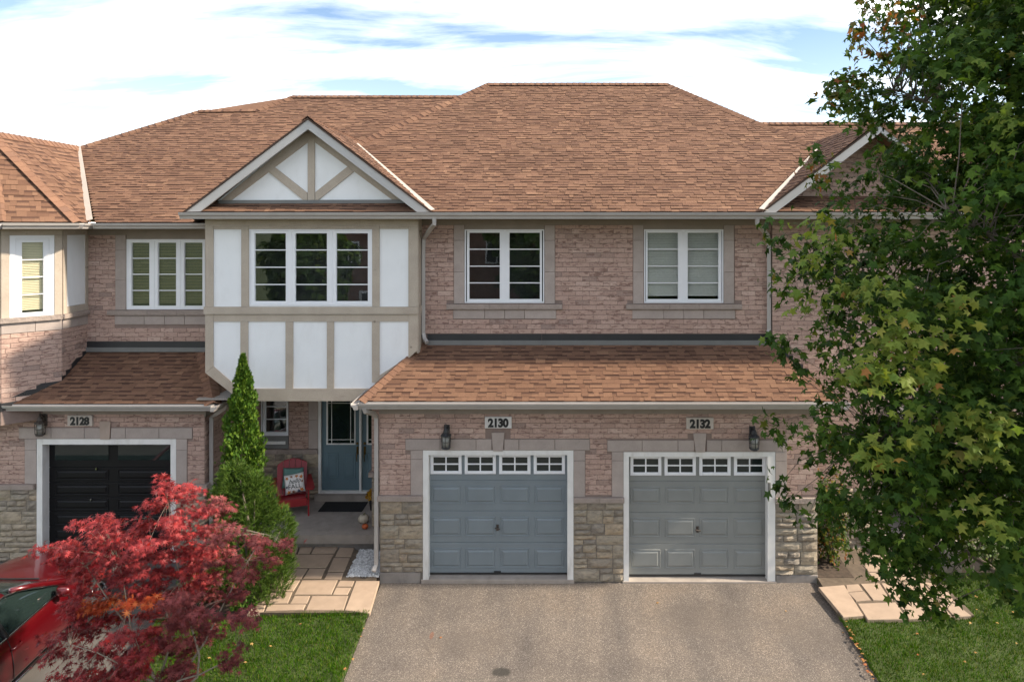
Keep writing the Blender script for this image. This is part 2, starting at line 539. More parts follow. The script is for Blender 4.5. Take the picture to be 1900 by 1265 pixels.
def m_asphalt():
    m, t, b = new_mat('worn_asphalt')
    ag = N(t, 'ShaderNodeTexVoronoi'); ag.inputs['Scale'].default_value = 105
    t.links.new(pos_vec(t), ag.inputs['Vector'])
    sepc = N(t, 'ShaderNodeSeparateColor'); t.links.new(ag.outputs['Color'], sepc.inputs[0])
    r = ramp(t, [(0.0, (0.095, 0.079, 0.067)), (0.55, (0.134, 0.113, 0.096)), (0.85, (0.17, 0.144, 0.123)), (1.0, (0.29, 0.25, 0.215))])
    t.links.new(sepc.outputs[0], r.inputs[0])
    big = noise(t, pos_vec(t), 0.75, 6, 0.62)
    br = ramp(t, [(0.3, (0.70, 0.71, 0.74)), (0.52, (1.0,) * 3), (0.75, (1.2, 1.14, 1.06))]); t.links.new(big, br.inputs[0])
    c = mix(t, 1.0, r.outputs[0], br.outputs[0], 'MULTIPLY')
    tk = noise(t, pos_vec(t, (1.6, .16, 0)), 1.3, 3, 0.5)
    tr_ = ramp(t, [(0.35, (0.86, 0.87, 0.89)), (0.65, (1.10, 1.09, 1.07))]); t.links.new(tk, tr_.inputs[0])
    c = mix(t, 1.0, c, tr_.outputs[0], 'MULTIPLY')
    # oil stain, rust mark and the wandering crack, each at its place on the drive
    g = N(t, 'ShaderNodeNewGeometry')

    def spot(c, cx, cy, rx, ry, col, amt, wob=0.35):
        sub = N(t, 'ShaderNodeVectorMath', operation='SUBTRACT'); sub.inputs[1].default_value = (cx, cy, 0)
        t.links.new(g.outputs['Position'], sub.inputs[0])
        mu = N(t, 'ShaderNodeVectorMath', operation='MULTIPLY'); mu.inputs[1].default_value = (1 / rx, 1 / ry, 0)
        t.links.new(sub.outputs[0], mu.inputs[0])
        le = N(t, 'ShaderNodeVectorMath', operation='LENGTH'); t.links.new(mu.outputs[0], le.inputs[0])
        nz = noise(t, pos_vec(t), 9, 4)
        ma = N(t, 'ShaderNodeMath', operation='MULTIPLY_ADD'); ma.inputs[1].default_value = wob * 2; t.links.new(nz, ma.inputs[0])
        t.links.new(le.outputs[1], ma.inputs[2])
        dv = N(t, 'ShaderNodeMath', operation='MULTIPLY'); dv.inputs[1].default_value = 0.25; t.links.new(ma.outputs[0], dv.inputs[0])
        rr = ramp(t, [((0.85 + wob * .6) / 4, (amt,) * 3), ((1.0 + wob * 1.1) / 4, (0, 0, 0))]); t.links.new(dv.outputs[0], rr.inputs[0])
        return mix(t, rr.outputs[0], c, col)
    def drive(x, y):
        Y = (CH * FPX - (y - VY) * CD) / ((y - VY) + 0.1 * FPX)
        return PX(x, Y), Y
    sx, sy = drive(930, 1246)
    c = spot(c, sx, sy, 0.15, 0.10, (0.03, 0.028, 0.024), 0.8)
    rx, ry = drive(801, 1178)
    c = spot(c, rx, ry, 0.035, 0.09, (0.22, 0.08, 0.04), 0.6, 0.3)
    for (px, py, a, bb) in ((1300, 1150, 1.1, 0.5), (1490, 1170, 0.6, 0.55), (860, 1190, 0.9, 0.35)):
        qx, qy = drive(px, py)
        c = spot(c, qx, qy, a, bb, (0.10, 0.083, 0.07), 0.35, 0.8)
    sx_ = N(t, 'ShaderNodeSeparateXYZ'); t.links.new(g.outputs['Position'], sx_.inputs[0])
    wv = noise(t, pos_vec(t, (0.0, 1, 0)), 3.2, 6, 0.65)
    m1 = N(t, 'ShaderNodeMath', operation='MULTIPLY_ADD'); m1.inputs[1].default_value = 0.55; m1.inputs[2].default_value = 3.87 - 0.275 + .1
    t.links.new(wv, m1.inputs[0])
    m2 = N(t, 'ShaderNodeMath', operation='SUBTRACT'); t.links.new(sx_.outputs[0], m2.inputs[0]); t.links.new(m1.outputs[0], m2.inputs[1])
    m3 = N(t, 'ShaderNodeMath', operation='ABSOLUTE'); t.links.new(m2.outputs[0], m3.inputs[0])
    cr_ = ramp(t, [(0.006, (1, 1, 1)), (0.013, (0, 0, 0))]); t.links.new(m3.outputs[0], cr_.inputs[0])
    yr = ramp(t, [(0.0, (1, 1, 1)), (0.33, (1, 1, 1)), (0.40, (0, 0, 0))])
    ym = N(t, 'ShaderNodeMapRange'); ym.inputs['From Min'].default_value = -4; ym.inputs['From Max'].default_value = 0
    t.links.new(sx_.outputs[1], ym.inputs['Value']); t.links.new(ym.outputs[0], yr.inputs[0])
    cm_ = N(t, 'ShaderNodeMath', operation='MULTIPLY'); t.links.new(cr_.outputs[0], cm_.inputs[0]); t.links.new(yr.outputs[0], cm_.inputs[1])
    c = mix(t, cm_.outputs[0], c, (0.03, 0.027, 0.025))
    t.links.new(c, b.inputs['Base Color'])
    b.inputs['Roughness'].default_value = 0.9
    b.inputs['Specular IOR Level'].default_value = 0.3
    bump(t, b, sepc.outputs[0], 0.5, 0.006)
    return m


m_brick()
m_wood()
m_stone()
m_precast('precast', (0.375, 0.318, 0.288))
m_precast('precast_pink', (0.36, 0.285, 0.24))
m_precast('rock_ledge', (0.345, 0.285, 0.25), True)
SH = [(0.0, (0.118, 0.063, 0.041)), (0.3, (0.15, 0.082, 0.053)), (0.55, (0.172, 0.096, 0.061)), (0.8, (0.134, 0.073, 0.047)), (1.0, (0.20, 0.114, 0.072))]
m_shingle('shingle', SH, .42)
m_shingle('cap_shingle', [(0, (0.165, 0.09, 0.06)), (0.5, (0.20, 0.11, 0.07)), (1, (0.145, 0.082, 0.057))])
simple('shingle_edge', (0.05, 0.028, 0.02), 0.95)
simple('roof_deck', (0.05, 0.032, 0.025), 0.95)
simple('mortar', (0.22, 0.162, 0.138), 0.95, 0.1, 12)
simple('stone_mortar', (0.16, 0.14, 0.12), 0.95, 0.12, 12)
simple('stucco', (0.74, 0.75, 0.76), 0.85, 0.02, 3, 160, 0.2, dirt=((0.52, 0.51, 0.49), 0.22))
simple('white_vinyl', (0.74, 0.75, 0.78), 0.4, 0.02, 4, bmp=0)
simple('white_trim', (0.70, 0.69, 0.67), 0.5, 0.05, 5, bmp=0.1, dirt=((0.35, 0.31, 0.27), 0.45))
simple('gutter_metal', (0.38, 0.355, 0.335), 0.38, 0.04, 3, bmp=0, dirt=((0.24, 0.22, 0.2), 0.35))
simple('fascia_metal', (0.40, 0.39, 0.38), 0.45, 0.03, 3, bmp=0)
simple('soffit_metal', (0.26, 0.235, 0.21), 0.6, 0.03, 3, bmp=0)
simple('frieze_board', (0.245, 0.205, 0.17), 0.75, 0.08, 4)
simple('valley_metal', (0.47, 0.41, 0.35), 0.5, 0.05, 4, bmp=0)
simple('flashing_dark', (0.022, 0.022, 0.024), 0.5, 0.15, 4)
simple('flashing_grey', (0.15, 0.15, 0.145), 0.5, 0.1, 4)
simple('door_blue_grey', (0.175, 0.208, 0.228), 0.5, 0.05, 3, 90, 0.25, dirt=((0.19, 0.205, 0.21), 0.35))
simple('door_grey', (0.215, 0.225, 0.218), 0.55, 0.06, 3, 90, 0.25, dirt=((0.22, 0.22, 0.21), 0.45))
simple('door_black', (0.004, 0.004, 0.005), 0.55, 0.1, 3, bmp=0.05, spec=0.25)
simple('door_teal', (0.105, 0.165, 0.195), 0.5, 0.05, 3, 90, 0.15)
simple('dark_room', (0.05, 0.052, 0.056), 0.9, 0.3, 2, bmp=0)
simple('blind_white', (0.78, 0.78, 0.74), 0.6, 0.02, 3, bmp=0)
simple('blind_cream', (0.86, 0.78, 0.58), 0.6, 0.03, 3, bmp=0)
simple('blind_olive', (0.24, 0.22, 0.12), 0.6, 0.06, 3, bmp=0)
simple('concrete', (0.31, 0.27, 0.235), 0.92, 0.12, 4, 140, 0.3, dirt=((0.17, 0.15, 0.13), 0.5))
simple('foundation_concrete', (0.235, 0.21, 0.19), 0.92, 0.15, 4, 90, 0.4, dirt=((0.11, 0.1, 0.09), 0.6))
simple('paving', (0.33, 0.245, 0.178), 0.9, 0.10, 5, 110, 0.4, piece=0.07, dirt=((0.24, 0.17, 0.12), 0.45))
simple('paving_joint', (0.10, 0.075, 0.052), 0.95, 0.3, 9)
simple('soil', (0.055, 0.038, 0.026), 0.98, 0.4, 14, 60, 0.8)
simple('lawn_soil', (0.045, 0.065, 0.014), 0.98, 0.3, 8, 60, 0.8)
simple('iron_black', (0.02, 0.021, 0.023), 0.45, 0.2, 8, bmp=0.1, dirt=((0.09, 0.085, 0.08), 0.4))
simple('iron_bronze', (0.05, 0.038, 0.03), 0.5, 0.2, 8, bmp=0.1)
simple('brass', (0.16, 0.11, 0.045), 0.3, 0.1, 8, bmp=0, metal=0.9)
simple('sign_plate', (0.60, 0.585, 0.57), 0.85, 0.06, 5, 120, 0.2)
simple('sign_plate_tan', (0.48, 0.43, 0.385), 0.85, 0.06, 5, 120, 0.2)
simple('sign_black', (0.012, 0.012, 0.013), 0.5, 0.1, 5, bmp=0)
simple('chair_red', (0.26, 0.012, 0.018), 0.45, 0.1, 6, bmp=0.05)
simple('pillow_white', (0.72, 0.70, 0.68), 0.9, 0.03, 8, 200, 0.3)
simple('pillow_teal', (0.10, 0.20, 0.18), 0.9, 0.06, 8, 200, 0.3)
simple('text_dark', (0.035, 0.03, 0.03), 0.9, 0.05, 8, bmp=0)
simple('leaf_print_orange', (0.5, 0.16, 0.03), 0.9, 0.25, 30, bmp=0)
simple('leaf_print_brown', (0.22, 0.08, 0.03), 0.9, 0.2, 30, bmp=0)
simple('leaf_print_blue', (0.06, 0.08, 0.13), 0.9, 0.2, 30, bmp=0)
simple('mat_black', (0.012, 0.012, 0.013), 0.98, 0.2, 30, 200, 0.8)
simple('pumpkin_white', (0.55, 0.48, 0.37), 0.5, 0.08, 9, bmp=0.1)
simple('pumpkin_orange', (0.48, 0.10, 0.025), 0.5, 0.1, 9, bmp=0.1)
simple('stem', (0.13, 0.12, 0.06), 0.8, 0.2, 20)
simple('bark', (0.12, 0.098, 0.078), 0.95, 0.3, 14, 50, 0.9)
simple('bark_pale', (0.235, 0.19, 0.15), 0.9, 0.25, 18, 60, 0.6)
simple('gravel_white', (0.6, 0.6, 0.6), 0.85, 0.1, 20, 120, 0.3, piece=0.35)
simple('road_asphalt', (0.12, 0.113, 0.105), 0.92, 0.2, 2, 120, 0.5)
simple('left_asphalt', (0.085, 0.078, 0.072), 0.88, 0.25, 1.5, 120, 0.6)
simple('tyre', (0.018, 0.018, 0.019), 0.85, 0.15, 20)
simple('alloy', (0.5, 0.5, 0.52), 0.25, 0.03, 5, bmp=0, metal=0.9)
simple('chrome', (0.62, 0.63, 0.65), 0.14, 0.02, 5, bmp=0, metal=1.0)
simple('black_plastic', (0.02, 0.02, 0.021), 0.4, 0.1, 8, bmp=0)
simple('seat_grey', (0.09, 0.1, 0.1), 0.8, 0.1, 8)
simple('far_brick', (0.19, 0.105, 0.08), 0.95, 0.2, 5)
simple('far_roof', (0.11, 0.075, 0.06), 0.95, 0.2, 3)
m_glass()
m_asphalt()
m, t, b = new_mat('car_paint')
b.inputs['Base Color'].default_value = (0.10, 0.002, 0.005, 1)
b.inputs['Roughness'].default_value = 0.28
b.inputs['Metallic'].default_value = 0.35
b.inputs['Coat Weight'].default_value = 1.0
b.inputs['Coat Roughness'].default_value = 0.03
m, t, b = new_mat('car_glass')
b.inputs['Base Color'].default_value = (0.012, 0.02, 0.019, 1)
b.inputs['Roughness'].default_value = 0.03
b.inputs['Specular IOR Level'].default_value = 0.6
m, t, b = new_mat('lantern_glass')
b.inputs['Base Color'].default_value = (0.42, 0.42, 0.38, 1)
b.inputs['Roughness'].default_value = 0.25
b.inputs['Transmission Weight'].default_value = 0.5

# ------------------------------------------------------------------ unit pieces and piece emitter
def unit_mesh(name, vs, fs):
    me = bpy.data.meshes.new(name); me.from_pydata(vs, [], fs); me.update()
    return me


# brick: x -.5..5, y 0 (front) .. 1 (back), z -.5...5, front edges eased
_ix, _iz = 0.495, 0.475
UB_V = [(-.5, .09, -.5), (.5, .09, -.5), (.5, 1, -.5), (-.5, 1, -.5), (-.5, .09, .5), (.5, .09, .5), (.5, 1, .5), (-.5, 1, .5),
        (-_ix, 0, -_iz), (_ix, 0, -_iz), (_ix, 0, _iz), (-_ix, 0, _iz)]
UB_F = [(8, 9, 10, 11), (0, 1, 9, 8), (1, 5, 10, 9), (5, 4, 11, 10), (4, 0, 8, 11), (1, 2, 6, 5), (3, 0, 4, 7), (4, 5, 6, 7), (3, 2, 1, 0)]
# shingle tab: x -.5..5 along the eave, y 0 (butt) .. 1 up the slope, z thickness
US_V = [(-.5, 0, 0), (.5, 0, 0), (.5, 1, 0), (-.5, 1, 0), (-.5, 0, 1), (.5, 0, 1), (.5, 1, .12), (-.5, 1, .12)]
US_F = [(0, 1, 5, 4), (1, 2, 6, 5), (3, 0, 4, 7), (4, 5, 6, 7)]
# hip cap: folded piece, x across the hip, y along, z up
UC_V = [(-1, 0, -1), (0, 0, 0), (1, 0, -1), (-1, 1, -1), (0, 1, 0), (1, 1, -1),
        (-1, 0, -.8), (0, 0, .2), (1, 0, -.8), (-1, 1, -.95), (0, 1, .05), (1, 1, -.95)]
UC_F = [(6, 7, 10, 9), (7, 8, 11, 10), (0, 1, 7, 6), (1, 2, 8, 7), (0, 6, 9, 3), (2, 5, 11, 8)]


def emit(parent, name, field, U, mats, mat, n_single, edge=None):
    """n_single largest-on-screen pieces as objects, the rest joined as stuff"""
    vs, fs = U
    me = unit_mesh(name, vs, fs)
    uvu = np.array([vs[i][:2] for f in fs for i in f], dtype=np.float32)
    me.uv_layers.new(name='UVMap').data.foreach_set('uv', uvu.ravel())
    me.materials.append(mat)
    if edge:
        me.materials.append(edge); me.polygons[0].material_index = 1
    def key(M):
        p = M.translation
        d = (p - camo.location).length
        out = 0 if -40 < VX + p.x * FPX / max(p.y + CD, .1) < 1940 else 1
        return (out, d / math.sqrt(abs(M.col[0].xyz.length)))
    mats = sorted(mats, key=key)
    for M in mats[:n_single]:
        o = bpy.data.objects.new(name, me)
        COL.objects.link(o)
        o.parent = parent
        o.matrix_basis = M
    rest = mats[n_single:]
    if rest:
        V0 = np.array([(*v, 1) for v in vs])
        A = np.array([np.array(M) for M in rest])
        V = np.einsum('nij,kj->nki', A, V0)[:, :, :3].reshape(-1, 3)
        F4 = np.array(fs)
        F = (F4[None] + (np.arange(len(rest)) * len(vs))[:, None, None]).reshape(-1, F4.shape[1])
        fm = fast_mesh(field, V, F)
        fm.uv_layers.new(name='UVMap').data.foreach_set('uv', np.tile(uvu, (len(rest), 1)).ravel())
        fm.materials.append(mat)
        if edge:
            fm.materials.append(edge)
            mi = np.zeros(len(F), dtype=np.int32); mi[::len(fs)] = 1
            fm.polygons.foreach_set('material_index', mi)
        link(field, fm, None, parent, 'stuff')


def frame_mat(o, u, v, n):
    return Matrix(((u.x, v.x, n.x, o.x), (u.y, v.y, n.y, o.y), (u.z, v.z, n.z, o.z), (0, 0, 0, 1)))


COURSE, BLEN = 0.0902, 0.262


def brick_rows(out, O, u, z0, z1, spans, holes=(), depth=0.03, zref=0.0):
    """bricks on a vertical face through O with unit direction u; spans(z)->[(a0,a1)], holes [(a0,a1,z0,z1)]"""
    u = Vector(u).normalized()
    nrm = Vector((u.y, -u.x, 0))            # outward when u runs left to right as seen from outside
    O = Vector(O)
    k0 = math.floor((z0 - zref) / COURSE)
    k = k0
    while zref + k * COURSE < z1 - 0.02:
        a, b = zref + k * COURSE, zref + (k + 1) * COURSE
        a2, b2 = max(a, z0), min(b, z1)
        if b2 - a2 < 0.03:
            k += 1; continue
        iv = list(spans((a2 + b2) / 2))
        for (h0, h1, hz0, hz1) in holes:
            if hz0 < b2 - 0.02 and hz1 > a2 + 0.02:
                nx = []
                for (s, e) in iv:
                    if h1 <= s or h0 >= e:
                        nx.append((s, e))
                    else:
                        if h0 > s: nx.append((s, h0))
                        if h1 < e: nx.append((h1, e))
                iv = nx
        off = (k * 0.5 % 1) * BLEN + random.choice((0, 0, 0.06, -0.05))
        for (s, e) in iv:
            if e - s < 0.02:
                continue
            cuts = [s]
            j = math.floor((s - off) / BLEN) + 1
            while off + j * BLEN < e - 0.045:
                p = off + j * BLEN + random.uniform(-0.006, 0.006)
                if p > s + 0.045:
                    cuts.append(p)
                j += 1
            cuts.append(e)
            for c0, c1 in zip(cuts[:-1], cuts[1:]):
                L = c1 - c0 - 0.006
                H = b2 - a2 - 0.009
                if L < 0.015:
                    continue
                ctr = O + u * ((c0 + c1) / 2) + Vector((0, 0, (a2 + b2) / 2 - O.z)) + nrm * (0.008 + random.uniform(-0.0006, 0.0006))
                out.append(frame_mat(ctr, u * L, -nrm * depth, Vector((0, 0, H))))
        k += 1


def wall_slab(mb, O, u, a0, a1, z0, z1, thick, holes=()):
    u = Vector(u).normalized(); nrm = Vector((u.y, -u.x, 0)); O = Vector(O)
    xs = sorted({a0, a1, *[min(max(h[0], a0), a1) for h in holes], *[min(max(h[1], a0), a1) for h in holes]})
    for s, e in zip(xs[:-1], xs[1:]):
        if e - s < 1e-4: continue
        iv = [(z0, z1)]
        for h in holes:
            if h[0] <= s + 1e-5 and h[1] >= e - 1e-5:
                nx = []
                for (p, q) in iv:
                    if h[3] <= p or h[2] >= q: nx.append((p, q))
                    else:
                        if h[2] > p: nx.append((p, h[2]))
                        if h[3] < q: nx.append((h[3], q))
                iv = nx
        for p, q in iv:
            A = O + u * s; B = O + u * e
            mb.prism([(A.x, A.y, p), (B.x, B.y, p), (B.x, B.y, q), (A.x, A.y, q)], -nrm * thick)


def poly_spans(poly, v):
    xs = []
    n = len(poly)
    for i in range(n):
        (x0, y0), (x1, y1) = poly[i], poly[(i + 1) % n]
        if (y0 <= v < y1) or (y1 <= v < y0):
            xs.append(x0 + (v - y0) / (y1 - y0) * (x1 - x0))
    xs.sort()
    return list(zip(xs[0::2], xs[1::2]))


def roof_plane(house, pts, expo, tabs, thick=0.10, name='roof', deck=True):
    """pts: 3D polygon, pts[0]->pts[1] the eave left to right seen from outside. Returns the roof object; appends tab matrices"""
    P = [Vector(p) for p in pts]
    u = (P[1] - P[0]).normalized()
    n = Vector((0, 0, 0))
    for i in range(1, len(P) - 1):
        n += (P[i] - P[0]).cross(P[i + 1] - P[0])
    n.normalize()
    if n.z < 0: n = -n
    v = n.cross(u).normalized()
    uv = [((p - P[0]).dot(u), (p - P[0]).dot(v)) for p in P]
    v0 = min(q[1] for q in uv); v1 = max(q[1] for q in uv)
    k = 0
    w = v0
    while w < v1 - 0.01:
        for (s, e) in poly_spans(uv, min(w + expo * 0.5, v1 - 0.003)):
            a = s - random.uniform(0, 0.12)
            wob = random.uniform(-0.004, 0.004)
            while a < e:
                L = random.choice((0.08, 0.10, 0.12, 0.15, 0.18, 0.22))
                b = min(a + L, e)
                a_ = max(a, s)
                if b - a_ > 0.02:
                    th = random.choice((0.005, 0.006, 0.013, 0.015))
                    o = P[0] + u * ((a_ + b) / 2) + v * (w + wob + random.uniform(-0.002, 0.002)) + n * 0.003
                    tabs.append(frame_mat(o, u * (b - a_ - 0.002), v * min(expo * 1.25, max(v1 - w, .05) + .02), n * th))
                a += L
        w += expo
        k += 1
    mb = MB()
    mb.prism([p for p in P], -n * thick)
    return mb.build(name, MATS['roof_deck'], house), n


def hip_caps(out, a, b, half=0.13, drop=0.09, step=0.15):
    """caps along a line a (low) to b (high)"""
    a, b = Vector(a), Vector(b)
    d = (b - a).normalized()
    x = d.cross(Vector((0, 0, 1))).normalized()
    n = x.cross(d).normalized()
    L = (b - a).length
    k = 0.0
    while k < L - 0.02:
        o = a + d * k + n * 0.03
        out.append(frame_mat(o, x * half, d * min(step * 1.3, L - k + .02), n * drop))
        k += step


def strip(house, a, b, side, w, name='valley_flashing', lift=0.03, mat='valley_metal'):
    a, b = Vector(a), Vector(b); d = (b - a).normalized(); s = Vector(side).normalized()
    n = d.cross(s).normalized()
    if n.z < 0: n = -n
    mb = MB()
    mb.prism([a - s * w + n * lift, a + s * w + n * lift, b + s * w * .55 + n * lift, b - s * w * .55 + n * lift], n * 0.006)
    return mb.build(name, MATS[mat], house)


def gutter(house, p0, p1, out, h=0.105, d=0.12):
    """K-style gutter from p0 to p1 (top back edge), opening towards out"""
    p0, p1, o = Vector(p0), Vector(p1), Vector(out).normalized()
    prof = [(0, 0), (0, -h), (d * .55, -h), (d * .66, -h * .62), (d * .92, -h * .42), (d, -h * .14), (d * 1.03, 0), (d * .93, 0), (d * .90, -.022), (.012, -.022), (.01, 0)]
    mb = MB()
    pts = [p0 + o * a + Vector((0, 0, z)) for a, z in prof]
    mb.prism(pts, p1 - p0)
    return mb.build('gutter', MATS['gutter_metal'], house)


def downspout(house, path, w=0.037):
    mb = MB()
    mb.tube(path, w * 1.25, 4)
    o = mb.build('downspout', MATS['gutter_metal'], house)
    return o


# ------------------------------------------------------------------ windows
def window(house, frame, sashes, glass_y, muntins, Y, blind=None, O=None, u=None, room=0.9):
    """all in photo pixels on plane Y: frame (x0,x1,y0,y1), sashes [(x0,x1)], glass_y (y0,y1), glass spans inset.
    With O,u given, pixels are replaced by metres (a along u, z)."""
    if O is None:
        fx = lambda x: PX(x, Y); fz = lambda y: PZ(y, Y)
        O = Vector((0, Y, 0)); u = Vector((1, 0, 0))
    else:
        fx = lambda x: x; fz = lambda y: y
        O = Vector(O); u = Vector(u).normalized()
    nrm = Vector((u.y, -u.x, 0))

    def bx(mb, a0, a1, z0, z1, d0, d1):
        A = O + u * a0 + nrm * d0; B = O + u * a1 + nrm * d0
        mb.prism([(A.x, A.y, z0), (B.x, B.y, z0), (B.x, B.y, z1), (A.x, A.y, z1)], -nrm * (d0 - d1))
        return mb
    a0, a1 = fx(frame[0]), fx(frame[1]); z1, z0 = fz(frame[2]), fz(frame[3])
    mb = MB(); w = 0.022
    bx(mb, a0, a1, z0, z0 + w, .012, -.09); bx(mb, a0, a1, z1 - w, z1, .012, -.09)
    bx(mb, a0, a0 + w, z0 + w, z1 - w, .012, -.09); bx(mb, a1 - w, a1, z0 + w, z1 - w, .012, -.09)
    for (s_, n_) in zip(sashes[:-1], sashes[1:]):
        bx(mb, fx(s_[1]) - .001, fx(n_[0]) + .001, z0 + w, z1 - w, .008, -.09)
    win = mb.build('window', MATS['white_vinyl'], house)
    g1, g0 = fz(glass_y[0]), fz(glass_y[1])
    for (s0, s1, q0, q1) in sashes:
        s0, s1, q0, q1 = fx(s0), fx(s1), fx(q0), fx(q1)
        e = 0.002
        mb = MB()
        bx(mb, s0, q0, z0 + w + e, z1 - w - e, .002, -.05); bx(mb, q1, s1, z0 + w + e, z1 - w - e, .002, -.05)
        bx(mb, q0, q1, z0 + w + e, g0, .0015, -.05); bx(mb, q0, q1, g1, z1 - w - e, .0015, -.05)
        bx(mb, q0, q0 + .008, g0, g1, -.012, -.05); bx(mb, q1 - .008, q1, g0, g1, -.012, -.05)
        sash = mb.build('sash', MATS['white_vinyl'], win)
        mb = MB(); bx(mb, q0, q1, g0, g1, -.024, -.030); mb.build('pane', MATS['window_glass'], win)
        for my in muntins:
            zc = fz(my)
            mb = MB(); bx(mb, q0 + .001, q1 - .001, zc - .009, zc + .009, -.014, -.026)
            mb.build('muntin', MATS['white_vinyl'], win)
        if blind:
            mb = MB(); z = g1 - 0.01; stopz = g0 + 0.04
            while z > stopz:
                A = O + u * (q0 + .004) - nrm * .075; B = O + u * (q1 - .004) - nrm * .075
                dn = nrm * 0.016
                t0 = 0.0135 if blind != 'blind_olive' else 0.009
                mb.add([A + dn + Vector((0, 0, z - t0)), B + dn + Vector((0, 0, z - t0)), B - dn + Vector((0, 0, z + t0)), A - dn + Vector((0, 0, z + t0))], [(0, 1, 2, 3)])
                z -= 0.031
            mb.build('blind', MATS[blind], win, kind='stuff', fix=False)
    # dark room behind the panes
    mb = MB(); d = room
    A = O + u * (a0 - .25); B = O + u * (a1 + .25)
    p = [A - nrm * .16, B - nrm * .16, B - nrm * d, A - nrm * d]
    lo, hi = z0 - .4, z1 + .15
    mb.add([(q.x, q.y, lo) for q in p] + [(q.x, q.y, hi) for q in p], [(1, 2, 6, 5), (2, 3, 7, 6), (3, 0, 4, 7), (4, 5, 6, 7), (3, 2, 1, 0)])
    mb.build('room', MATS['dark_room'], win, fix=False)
    return (a0 + .01, a1 - .01, z0 + .01, z1 - .01)


def stones(parent, regions, Y, seed=1, sx=0.0):
    """random ashlar, regions in world (x0,x1,z0,z1) on plane y=Y facing -Y"""
    rg = random.Random(seed)
    for (x0, x1, z0, z1) in regions:
        z = z0
        cells = []
        while z < z1 - 0.02:
            bh = rg.choice((0.10, 0.17, 0.20, 0.24))
            if z1 - (z + bh) < 0.09: bh = z1 - z
            x = x0
            while x < x1 - 0.01:
                bw = rg.uniform(0.22, 0.50)
                if x1 - (x + bw) < 0.14: bw = x1 - x
                if bh > 0.15 and rg.random() < 0.62:
                    f = rg.uniform(0.38, 0.62)
                    for za, zb in ((z, z + bh * f), (z + bh * f, z + bh)):
                        if bw > 0.36 and rg.random() < 0.5:
                            g = rg.uniform(.35, .65)
                            cells += [(x, x + bw * g, za, zb), (x + bw * g, x + bw, za, zb)]
                        else:
                            cells.append((x, x + bw, za, zb))
                else:
                    cells.append((x, x + bw, z, z + bh))
                x += bw
            z += bh
        for (a, b, c, d) in cells:
            j = 0.005
            a += j; b -= j; c += j; d -= j
            nx, nz = (6, 4) if b - a > .2 else (4, 4)
            V = []; F = []
            amp = rg.uniform(0.012, 0.04)
            cx, cz = rg.uniform(.3, .7), rg.uniform(.3, .7)
            for k in range(nz):
                for i in range(nx):
                    s, q = i / (nx - 1), k / (nz - 1)
                    edge = i in (0, nx - 1) or k in (0, nz - 1)
                    dep = 0.004 if edge else 0.012 + amp * (1 - 1.1 * max(abs(s - cx), abs(q - cz))) + rg.uniform(-.008, .008)
                    jx = 0 if i in (0, nx - 1) else rg.uniform(-.01, .01)
                    jz = 0 if k in (0, nz - 1) else rg.uniform(-.006, .006)
                    V.append((a + (b - a) * s + jx + (rg.uniform(-.003, .003) if edge else 0), Y - dep, c + (d - c) * q + jz))
            for k in range(nz - 1):
                for i in range(nx - 1):
                    q = k * nx + i
                    F.append((q, q + 1, q + nx + 1, q + nx))
            per = [i for i in range(nx)] + [k * nx + nx - 1 for k in range(1, nz)] + [(nz - 1) * nx + i for i in range(nx - 2, -1, -1)] + [k * nx for k in range(nz - 2, 0, -1)]
            base = len(V)
            V += [(V[i][0], Y + 0.02, V[i][2]) for i in per]
            m_ = len(per)
            for i in range(m_):
                F.append((per[(i + 1) % m_], per[i], base + i, base + (i + 1) % m_))
            me = unit_mesh('stone', V, F); me.materials.append(MATS['split_stone'])
            o = bpy.data.objects.new('stone', me); COL.objects.link(o); o.parent = parent


def px_stone(parent, name, x0, x1, ya, yb, Y, front, back=0.0, mat='precast', j=0.004):
    mb = MB()
    X0, X1, z0, z1 = PX(x0, Y) + j, PX(x1, Y) - j, PZ(yb, Y) + j * .6, PZ(ya, Y) - j * .6
    mb.bbox(X0, X1, Y - front, Y + 0.02 + back, z0, z1, 0.004)
    return mb.build(name, MATS[mat], parent)


def keystone(parent, pts, Y, front, mat='precast'):
    mb = MB(); mb.px_poly(pts, Y, -front, 0.02)
    return mb.build('keystone', MATS[mat], parent)


def text_obj(body, size, parent, mat, loc, offset=0.0, sx=1.0, shear=0.0, name='digit', extrude=0.004, rot=(90, 0, 0)):
    cu = bpy.data.curves.new('t', 'FONT')
    cu.body = body; cu.size = size; cu.align_x = 'CENTER'; cu.offset = offset; cu.extrude = extrude; cu.shear = shear; cu.resolution_u = 4
    to = bpy.data.objects.new('t', cu); COL.objects.link(to)
    bpy.context.view_layer.update()
    me = bpy.data.meshes.new_from_object(to.evaluated_get(bpy.context.evaluated_depsgraph_get()))
    bpy.data.objects.remove(to, do_unlink=True)
    M = Matrix.Translation(Vector(loc)) @ Matrix.Rotation(R(rot[2]), 4, 'Z') @ Matrix.Rotation(R(rot[0]), 4, 'X') @ Matrix.Diagonal((sx, 1, 1, 1))
    me.transform(M)
    me.materials.clear()
    return link(name, me, MATS[mat], parent)


# ------------------------------------------------------------------ ground, drives, walks (the setting)
SL = 0.1      # fall of the front yards towards the street


def struct(o, label=None):
    o['kind'] = 'structure'
    return o


